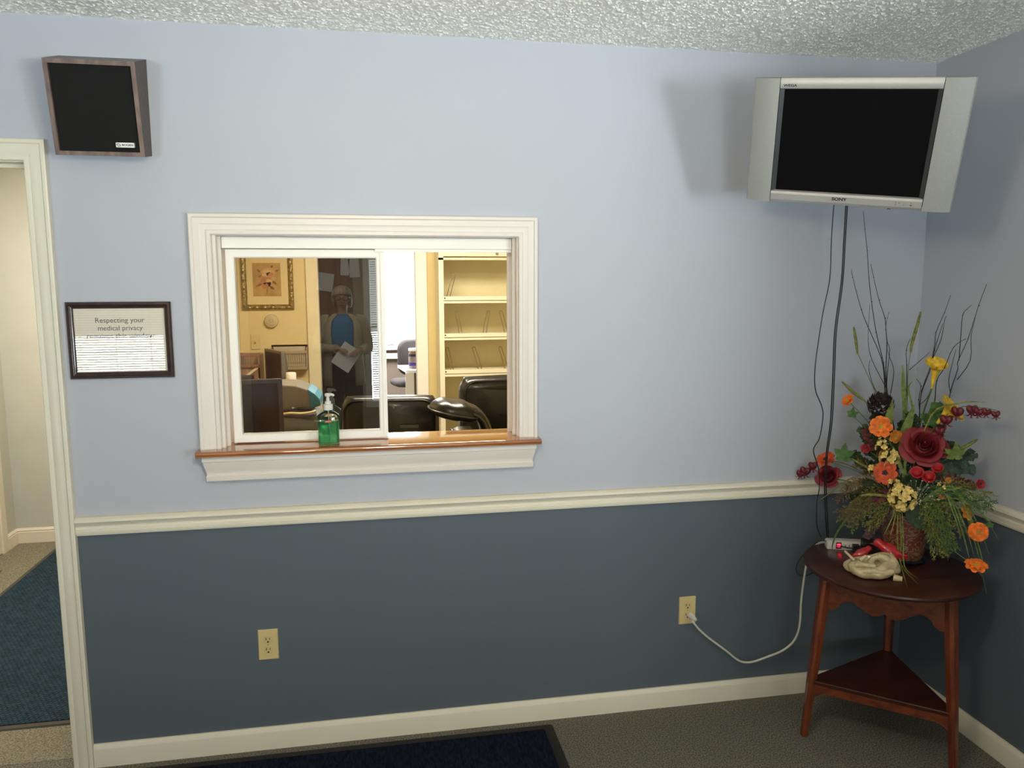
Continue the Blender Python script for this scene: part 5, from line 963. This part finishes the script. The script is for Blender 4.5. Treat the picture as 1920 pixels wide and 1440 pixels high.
ed_ = [CW @ Vector((.130*math.copysign(abs(math.cos(a))**.8, math.cos(a)), .127*math.copysign(abs(math.sin(a))**.8, math.sin(a)), -.004)) for a in [i*2*PI/48 for i in range(49)]]
b = MB(); b.tube([Wi @ p for p in ed_], .0042, 6); b.build('cushion_piping', mat('worn leather piping', (.06, .056, .048), .35), bk2)
b = MB(); rings = []
SP = smooth_path([(.500, .88, 1.085), (.535, .88, 1.068), (.560, .88, 1.030), (.575, .88, .975), (.580, .88, .90)], 4)
for i, p in enumerate(SP):
    tn = (SP[min(i+1, len(SP)-1)]-SP[max(i-1, 0)]).normalized(); nr = Vector((-tn.z, 0, tn.x)); rings.append([Wi @ (p+Vector((0, 1, 0))*.105*math.copysign(abs(math.cos(a))**.6, math.cos(a))+nr*.026*math.copysign(abs(math.sin(a))**.8, math.sin(a))) for a in [j*2*PI/20 for j in range(20)]])
b.loft(rings); b.build('curved_side', LEA, bk2, angle=80)
b = MB(); b.tube([Wi @ (p+Vector((0, -.105, 0))) for p in SP], .0042, 6); b.build('side_piping', mat('worn side piping', (.06, .056, .048), .35), bk2)

# bookcase with wire dividers
BK = mat('cream metal shelving', (.78, .73, .55), .35, var=.03); BKI = mat('cream metal shelf back', (.66, .59, .37), .5, var=.03)
t = thing('metal_bookcase', 'tall cream metal bookcase with open shelves against the yellow office wall', 'bookcase', (1.00, 3.035, 0))
hx = .475
b = MB(); b.box(-hx, -hx+.02, -.15, .155, 0, 1.955); b.box(hx-.02, hx, -.15, .155, 0, 1.955); b.build('side_panel', BK, t, smooth=False)
MB().box(-hx+.02, hx-.02, .145, .155, 0, 1.955).build('back_panel', BKI, t, smooth=False)
b = MB(); b.box(-hx, hx, -.155, -.14, 1.895, 1.955); b.box(-hx, hx, -.15, .155, 1.94, 1.955); b.box(-hx, hx, -.158, -.145, 1.868, 1.884); b.build('top_rail', BK, t, smooth=False)
b = MB(); b.box(-hx, -hx+.035, -.158, -.148, 0, 1.90); b.box(hx-.035, hx, -.158, -.148, 0, 1.90); b.build('face_stile', BK, t, smooth=False)
part(MB().at((-.045, -.160, 1.915), (PI/2, 0, 0)).lathe([(.009, -.004), (.011, 0), (.006, .010), (.001, .010)], 12).build('lock', STEEL, t), 'small round lock')
shz = [1.588, 1.317, 1.047, .777, .507, .237, .03]
for z in shz:
    s = MB().box(-hx+.02, hx-.02, -.15, .145, z-.010, z+.003).build('shelf', BK, t, smooth=False)
    b = MB(); b.box(-hx+.03, hx-.03, -.16, -.148, z-.012, z+.016); b.box(-hx+.03, hx-.03, -.157, -.147, z-.034, z-.018); b.build('shelf_lip', BK, s, smooth=False)
    part(MB().at((-hx+.042, -.161, z+.004), (PI/2, 0, 0)).lathe([(.005, -.002), (.005, .003), (.001, .003)], 8).build('rivet', SLOT, s), 'dark rivet')
WIRE = mat('pale wire', (.22, .17, .09), .4, .3)
def wire_shape(h_, lean):
    return smooth_path([(-.012, 0, 0), (-.012+lean*.5, .0, h_*.5), (-.011+lean, 0, h_*.93), (-.006+lean, 0, h_), (.006+lean, 0, h_), (.011+lean, 0, h_*.93), (.012+lean*.5, 0, h_*.5), (.012, 0, 0)], 4)
lefts = MB(); Lm = None; row = ('top shelf', 'second shelf', 'third shelf')
proto = {}
for k, lst in enumerate([[(.598, .045, 'only')], [(.690, -.030, 'left'), (.868, .030, 'middle'), (1.035, -.04, 'right')], [(.622, -.035, 'left'), (.834, -.045, 'middle'), (1.035, -.045, 'right')]]):
    for x, ln, pos in lst:
        key = round(ln, 3)
        o = MB().tube(wire_shape(.172, ln), .0030, 6).build('wire_divider', WIRE, loc=(x, 2.95, shz[k]+.0035))
        tag(o, {'only': 'bent wire divider standing alone on the %s of the cream bookcase' % row[k]}.get(pos, '%s wire divider of three on the %s of the cream bookcase' % (pos, row[k])), 'divider', 'wire dividers on the bookcase shelves')

# ================================================================== bright back room
struct(MB().box(-2.0, 2.6, 8.9, 9.0, 0, H).build('wall_back_room', PALE, smooth=False))
struct(MB().box(-2.1, -2.0, YB+.12, 9.0, 0, H).build('wall_back_room_left', PALE, smooth=False))
WL = mat('white laminate', (.72, .70, .68), .3); GRD = mat('brown grey cabinet', (.12, .095, .075), .5, var=.05); CUSH = mat('charcoal fabric', (.035, .030, .030), .85, bump=.3, bscale=400)
t = thing('storage_table', 'white-edged counter against the back room wall, under the cardboard file box', 'table', (.30, 8.35, 0))
MB().box(-.7, .7, -.30, .35, .785, .815).build('table_top', WL, t, smooth=False); MB().box(-.62, .62, -.28, -.26, .66, .735).build('drawer_front', WL, t, smooth=False)
MB().box(-.66, .66, -.22, .33, .0, .785).build('cabinet_body', GRD, t, smooth=False)
t = thing('file_box', 'white cardboard file box with printed label lines on the back room counter', 'box', (.3435, 8.15, .8155))
CB = mat('white cardboard', (.60, .58, .55), .7)
bb = MB().box(-.116, .116, 0, .28, 0, .165).build('box_body', CB, t, smooth=False); MB().box(-.120, .120, -.005, .285, .150, .232).build('box_lid', CB, t, smooth=False)
MB().prism(roundrect(.085, .024, .010, 4, 0, .185), -.0062, -.004).build('hand_hole', mat('grey hand hole', (.30, .29, .27), .7), t, smooth=False)
PR = mat('grey print', (.16, .15, .15), .7); b = MB()
for z in (.158, .118, .050, .012): b.box(-.112, .112, -.0012 if z < .15 else -.0062, .0, z-.002, z+.002)
for x in (-.112, .112): b.box(x-.002, x+.002, -.0012, 0, .012, .150)
for x in (-.07, -.02, .03, .075): b.box(x-.0015, x+.0015, -.0012, 0, .118, .150)
b.build('label_lines', PR, bb, smooth=False)
text('maker_lettering', 'easyfile', .030, INK, bb, Matrix.Translation((-.062, -.0015, .032)) @ FACE, .0005, bold=.0008)
t = thing('desk_chair', 'charcoal fabric desk chair behind the white desk in the back room', 'chair', (.56, 6.75, 0), math.radians(15))
b = MB(); b.loft([[(x, y, z+.02*y) for x, z in roundrect(.46*s, .44*s, .12, 6, 0, .80)] for y, s in ((-.03, .9), (-.01, 1), (.04, 1), (.06, .9))]); b.build('backrest', CUSH, t, angle=60)
b = MB(); b.loft([[(x, y+.25, z) for x, y in roundrect(.46*s, .44*s, .12, 6)] for z, s in ((.42, .9), (.44, 1), (.48, 1), (.50, .92))]); b.build('seat', CUSH, t, angle=60)
MB().lathe([(.025, .08), (.025, .42)], 12).at((0, .25, 0)).build('post', BLACK, t); b = MB(); b.tube([(0, .05, .66), (0, .12, .44)], .02, 8); b.build('back_bracket', BLACK, t)
for i in range(5): a = i*2*PI/5; MB().tube([(0, .0, .09), (.27*math.cos(a), .27*math.sin(a), .03)], [.024, .016], 8).build('base_leg', BLACK, t)
t = thing('white_desk', 'white laminate desk with a brown end panel in the back room doorway', 'desk', (.72, 5.86, 0))
MB().prism([(-.41, .30), (-.335, -.24), (-.25, -.28), (.6, -.28), (.6, .30)], .735, .765, 'Z').build('desk_top', WL, t, smooth=False)
MB().box(-.34, -.25, -.26, -.20, 0, .735).build('desk_leg', WL, t, smooth=False); MB().box(-.25, .58, -.24, -.21, 0, .72).build('end_panel', GRD, t, smooth=False)
t = thing('supplement_jar', 'large white-capped tub with a purple banded label on the white desk', 'jar', (.478, 5.78, .7655))
J = MB().lathe([(.001, 0), (.052, 0), (.056, .006), (.056, .165), (.050, .178), (.050, .182)], 28).build('jar_body', mat('grey mauve label', (.20, .16, .15), .5, var=.25, vscale=30), t, angle=40)
MB().lathe([(.0566, .03), (.0570, .032), (.0570, .066), (.0566, .068)], 28, cap=False).build('purple_band', mat('purple band', (.035, .02, .16), .4), J); MB().lathe([(.0566, .135), (.0570, .137), (.0570, .160), (.0566, .162)], 28, cap=False).build('dark_band', mat('dark purple band', (.02, .008, .04), .4), J)
MB().lathe([(.048, .178), (.048, .198)], 28).build('tan_neck', mat('tan neck', (.30, .16, .07), .5), J, angle=40); MB().lathe([(.055, .196), (.057, .199), (.057, .218), (.052, .224), (.001, .224)], 28).build('lid', mat('bright white lid', (.85, .85, .84), .4), t, angle=40)
struct(MB().box(.30, .95, 8.885, 8.9, 1.228, 1.236).build('trim_3', mat('grey window rail', (.30, .30, .30), .5), smooth=False))

# ================================================================== behind the camera: what the glass reflects
SLAT = mat('white blind slat', (.78, .77, .73), .5)
def blind(label, x0, x1, z0, z1, tilt):
    t = thing('window_blind', label, 'blind', ((x0+x1)/2, -5.66, z0)); hx = (x1-x0)/2; h_ = z1-z0
    MB().box(-hx, hx, -.02, .02, h_-.04, h_).build('head_rail', SLAT, t, smooth=False); b = MB(); n = int(h_/.025)
    for i in range(n): b.at((0, 0, .015+i*.025), (tilt, 0, 0)).box(-hx+.004, hx-.004, -.0125, .0125, -.0008, .0008)
    s = b.build('slats', SLAT, t, smooth=False); s['kind'] = 'stuff'
    b = MB()
    for x in (-hx*.75, -hx*.02, hx*.7): b.box(x-.003, x+.003, -.014, -.013, .0, h_); b.box(x-.003, x+.003, .013, .014, .0, h_)
    b.build('ladder_cords', SLAT, t, smooth=False)
def win(n, x0, x1, z0, z1, mull):
    w = MB().at((0, -5.6, 0), Matrix.Rotation(PI, 4, 'Z')).sweep([(-x1-.07, z0-.07), (-x1-.07, z1+.07), (-x0+.07, z1+.07), (-x0+.07, z0-.07)], [(0, 0), (0, .018), (.06, .014), (.07, 0)], closed=True, side=-1).build('window_%d' % n, WTRIM, smooth=False); struct(w)
    b = MB()
    for i in range(1, mull): x = x0+(x1-x0)*i/mull; b.box(x-.02, x+.02, -5.71, -5.69, z0, z1)
    if mull: b.box(x0, x1, -5.71, -5.69, (z0+z1)/2-.02, (z0+z1)/2+.02); b.build('muntin', WTRIM, w, smooth=False)
    return w
win(2, *wins[0], 0); win(3, *wins[1], 2); win(4, *wins[2], 2)
blind('white horizontal blind in the left rear window', *wins[0], .62); blind('white horizontal blind in the centre rear window', *wins[1], .75)
BRD = wood('brown door wood', (.22, .10, .055), (.32, .155, .09), .5, 3, 'Z', .1)
d = MB().box(-1.25, -.165, -5.6, -5.56, 0, 2.25).build('door_4', BRD, smooth=False); struct(d)
PAP = mat('white notice paper', (.75, .74, .70), .6)
def sheet(label, x, z, w_, h_, rot, curl=0):
    o = MB().at((0, 0, 0), (0, rot, 0)).loft([[(-w_/2, 0, -h_/2), (w_/2, curl, -h_/2), (w_/2, curl+.001, -h_/2), (-w_/2, .001, -h_/2)], [(-w_/2, 0, h_/2), (w_/2, curl, h_/2), (w_/2, curl+.001, h_/2), (-w_/2, .001, h_/2)]]).build('paper_sign', PAP, loc=(x, -5.558, z), smooth=False)
    tag(o, label, 'notice', 'notices taped to the brown door')
sheet('curling white notice taped at the left of the brown door', -.445, 1.72, .17, .19, .15, .03); sheet('white notice taped at the upper right of the brown door', -.235, 1.90, .09, .22, .05); sheet('large white notice taped beside the door edge', -.14, 1.88, .11, .22, -.06)
t = thing('light_switch', 'light switch plate on the tan rear wall beside the brown door', 'light switch', (-.085, -5.6, .90), PI)
MB().box(-.035, .035, -.006, 0, -.057, .057).build('switch_plate', IVORYD, t, smooth=False); MB().box(-.005, .005, -.014, -.006, -.01, .01).build('toggle', IVORYD, t, smooth=False)

# person standing in the waiting room behind the camera, seen mirrored in the sliding glass
PX, PY = -.245, -4.72
SKIN = mat('skin', (.50, .30, .21), .5, var=.05); HAIR = mat('grey blonde hair', (.34, .27, .19), .5, var=.3, vscale=60, stretch=(1, 1, .15)); CARD = mat('tan cardigan knit', (.46, .40, .27), .9, bump=.6, bscale=220, var=.06)
SHIRT = mat('blue shirt', (.05, .19, .38), .8, var=.05); PANT = mat('black trousers', (.012, .012, .014), .85); SHOE = mat('black shoe leather', (.015, .013, .012), .4)
t = thing('person', 'person in glasses, tan cardigan and blue shirt reading a paper, mirrored in the sliding glass', 'person', (PX, PY, 0))
# body: one skin surface grown over a skeleton (faces +Y)
sk = []; ed = []; rad = []
def J_(p, r, par=None):
    sk.append(p); rad.append(r if isinstance(r, tuple) else (r, r))
    if par is not None: ed.append((par, len(sk)-1))
    return len(sk)-1
pel = J_((0, 0, .90), (.135, .095)); ab = J_((0, .0, 1.04), (.120, .088), pel); ch = J_((0, -.01, 1.22), (.135, .095), ab); nk0 = J_((0, -.015, 1.385), (.055, .05), ch); nk1 = J_((0, .004, 1.455), (.048, .05), nk0)
hd0 = J_((0, .028, 1.515), (.062, .070), nk1); hd1 = J_((0, .020, 1.575), (.074, .088), hd0); hd2 = J_((0, .008, 1.625), (.060, .072), hd1)
hands = []
for s in (1, -1):
    hp = J_((s*.085, 0, .84), (.085, .088), pel); kn = J_((s*.095, .015, .47), .055, hp); an = J_((s*.10, -.02, .09), .037, kn); J_((s*.105, .09, .035), (.036, .026), an)
    sh = J_((s*.165, -.015, 1.355), .052, ch)
    el, wr = ((.235, -.02, 1.08), (.150, .175, 1.065)) if s > 0 else ((-.245, -.01, 1.085), (-.055, .195, 1.085))
    e_ = J_(el, .038, sh); w_ = J_(wr, .025, e_); dv = (Vector(wr)-Vector(el)).normalized(); pa_ = Vector(wr)+dv*.05; pm = J_(tuple(pa_), (.034, .018), w_)
    hands.append((s, pa_, dv, pm))
    side = dv.cross(Vector((0, 0, 1))).normalized()
    for i, (o_, L_) in enumerate(((-.027, .062), (-.009, .072), (.009, .068), (.027, .052))):
        a = J_(tuple(pa_+side*o_+dv*.030), .010, pm); c = J_(tuple(pa_+side*o_*1.1+dv*(.030+L_*.55)+Vector((0, 0, -.008))), .0085, a); J_(tuple(pa_+side*o_*1.1+dv*(.030+L_*.9)+Vector((0, 0, -.028))), .007, c)
    ts = -1 if s > 0 else 1; a = J_(tuple(pa_-dv*.012-side*ts*.030+Vector((0, 0, .004))), .011, pm); J_(tuple(pa_+dv*.030-side*ts*.046+Vector((0, 0, .006))), .009, a)
me = bpy.data.meshes.new('body'); me.from_pydata(sk, ed, []); body = bpy.data.objects.new('body', me); COL.objects.link(body); body.parent = t; me.materials.append(SKIN)
sm = body.modifiers.new('skin', 'SKIN'); sm.use_smooth_shade = True
for i, v_ in enumerate(me.skin_vertices[0].data): v_.radius = rad[i]; v_.use_root = (i == pel)
body.modifiers.new('subsurf', 'SUBSURF').levels = 1; body.modifiers['subsurf'].render_levels = 2
# face
b = MB(); b.loft([[(x*w_, .103+dy, z) for x in (-1, 1)]+[(0, .103+dy+h_, z)] for z, w_, dy, h_ in ((1.575, .006, -.008, .006), (1.552, .009, -.004, .016), (1.533, .014, -.004, .020), (1.526, .010, -.006, .008))]); b.build('nose', SKIN, body)
b = MB(); b.at((0, .096, 1.503), None, (.024, .012, .006)).ball(1, 12, 8); b.build('mouth', mat('lips', (.36, .13, .11), .5), body)
for s in (1, -1):
    MB().at((s*.031, .094, 1.565), None, (.013, .010, .008)).ball(1, 10, 8).build('eye', mat('eye', (.25, .24, .22), .2), body); MB().at((s*.083, .005, 1.555), None, (.012, .022, .034)).ball(1, 10, 8).build('ear', SKIN, body)
b = MB()
for s in (1, -1):
    b.tube([(s*.034+.025*math.cos(i*PI/8), .116, 1.562+.019*math.sin(i*PI/8)) for i in range(17)], .0028, 5); b.tube([(s*.060, .114, 1.566), (s*.080, .06, 1.57), (s*.085, .0, 1.565)], .0025, 5)
b.tube([(-.009, .118, 1.565), (.009, .118, 1.565)], .0025, 5); b.build('eyeglasses', BLACK, t)
# hair: cap with a parting and chin-length sides
rings = []
for k in range(9):
    ph = k/8*PI*.60; rings.append([((.090*math.sin(ph)+.002)*math.cos(a), .004+(.108*math.sin(ph)+.002)*math.sin(a)-(.02 if math.sin(a) > .4 and ph > 1.1 else 0), 1.592+.088*math.cos(ph)+(.030*max(0, math.sin(a))**2 if ph > 1.0 else -.03*max(0, ph-1.1))) for a in [i*2*PI/28 for i in range(28)]])
b = MB(); b.loft(rings, cap=False)
for s in (1, -1): b.at((s*.076, -.020, 1.545), None, (.018, .048, .070)).ball(1, 12, 10)
b.at((0, -.058, 1.53), None, (.070, .040, .085)).ball(1, 14, 10); b.build('hair', HAIR, t, solid=.012)
def ell(rx, ry, z, cy=0, n=28, a0=0, a1=2*PI, cx=0): return [(cx+rx*math.sin(a0+(a1-a0)*i/(n-1)), cy+ry*math.cos(a0+(a1-a0)*i/(n-1)), z) for i in range(n)]
b = MB(); b.loft([ell(rx, ry, z, cy) for z, rx, ry, cy in ((.86, .160, .120, 0), (.95, .155, .118, 0), (1.06, .148, .116, .01), (1.18, .160, .126, .012), (1.28, .165, .120, .0), (1.36, .135, .085, -.01), (1.395, .075, .062, -.008), (1.41, .062, .056, -.005))], cap=False); b.build('shirt', SHIRT, t)
b = MB(); b.loft([ell(rx, ry, z, cy, 30, .62-(1.3-z)*.05, 2*PI-.62+(1.3-z)*.05) for z, rx, ry, cy in ((.72, .200, .150, -.01), (.85, .195, .145, -.01), (1.0, .182, .138, 0), (1.15, .182, .142, .004), (1.27, .188, .138, -.004), (1.345, .170, .105, -.012), (1.385, .115, .080, -.015), (1.41, .080, .070, -.012))], cap=False, closed=False); b.build('cardigan', CARD, t, solid=.010)
for s, el, wr in ((1, (.235, -.02, 1.08), (.150, .175, 1.065)), (-1, (-.245, -.01, 1.085), (-.055, .195, 1.085))):
    b = MB(); b.tube(smooth_path([(s*.135, -.012, 1.345), (s*.180, -.015, 1.335), (s*.212, -.018, 1.22), el, tuple(Vector(el)*.55+Vector(wr)*.45), wr], 5), [.062]*6+[.060]*7+[.054]*7+[.044]*6, 12); b.build('sleeve', CARD, t)
b = MB(); b.loft([ell(rx, ry, z) for z, rx, ry in ((.80, .175, .125), (.88, .170, .122), (.98, .155, .112))], cap=False)
for s in (1, -1): b.tube([(s*.085, 0, .84), (s*.092, .008, .65), (s*.096, .015, .47), (s*.10, 0, .25), (s*.102, -.015, .07)], [.105, .092, .076, .068, .066], 14)
b.build('trousers', PANT, t)
for s in (1, -1): MB().loft([[(s*.104+x, .035+y, z) for x, y in roundrect(w_, l_, .04, 4)] for w_, l_, z in ((.088, .25, 0), (.092, .255, .02), (.085, .23, .05), (.07, .12, .085))]).build('shoe', SHOE, t)
o = MB().at((0, 0, 0), (.55, .62, 0)).box(-.095, .095, -.0008, .0008, -.13, .13).build('paper_sheet', PAP, loc=(PX+.035, PY+.265, 1.015), smooth=False); tag(o, 'white sheet of paper held by the person, mirrored in the sliding glass', 'paper')

# ================================================================== light
def area(name, loc, rot, sx, sy, power, col, spread=180):
    l = bpy.data.lights.new(name, 'AREA'); l.shape = 'RECTANGLE'; l.size = sx; l.size_y = sy; l.energy = power; l.color = col; l.spread = math.radians(spread)
    o = bpy.data.objects.new(name, l); COL.objects.link(o); o.location = loc; o.rotation_euler = rot; return o
DAY = (.80, .90, 1.0); WARM = (1.0, .80, .52)
# bright sunlit yard and sky outside the three rear windows, lamps in the rooms
area('sunlit_yard', (1.0, -8.2, .32), (PI/2, 0, 0), 12, 1.4, 3500, (.78, .94, 1))
for k, p in ((0, 10), (1, 12), (2, 170)):
    x0, x1, z0, z1 = wins[k]; area('window_daylight', ((x0+x1)/2, -6.3, (z0+z1)/2+.5), (PI/2, 0, 0), x1-x0+.3, z1-z0+.3, p, (.98, .95, .86))
def globe(name, loc, r, power, col):
    l = bpy.data.lights.new(name, 'POINT'); l.energy = power; l.color = col; l.shadow_soft_size = r; o = bpy.data.objects.new(name, l); COL.objects.link(o); o.location = loc
globe('ceiling_globe', (.10, -1.75, 2.14), .12, 33, (1, .83, .58))
globe('rear_reflection_fill', (-.6, -3.9, 2.2), .13, 22, (1, .85, .66))  # added unseen fill, brightens the person and brown door mirrored in the glass
area('office_lamp', (.3, 1.6, H-.03), (0, 0, 0), 1.2, .6, 80, (1, .90, .72))
area('hall_lamp', (-1.6, 1.4, H-.03), (0, 0, 0), .5, .5, 44, (1, .93, .78))
area('back_room_lamp', (.2, 6.6, H-.03), (0, 0, 0), 1.6, 1.6, 420, (1, .98, .96))

w = bpy.data.worlds.new('world'); SC.world = w; w.use_nodes = True
bg = w.node_tree.nodes['Background']; bg.inputs[0].default_value = (.75, .86, 1, 1); bg.inputs[1].default_value = .5
SC.view_settings.view_transform = 'Standard'; SC.view_settings.look = 'None'; SC.view_settings.gamma = 1; SC.view_settings.use_curve_mapping = False
SC.view_settings.exposure = 0
SC.cycles.use_denoising = True
SC.cycles.max_bounces = 10; SC.cycles.diffuse_bounces = 5; SC.cycles.transparent_max_bounces = 12; SC.cycles.sample_clamp_indirect = 6
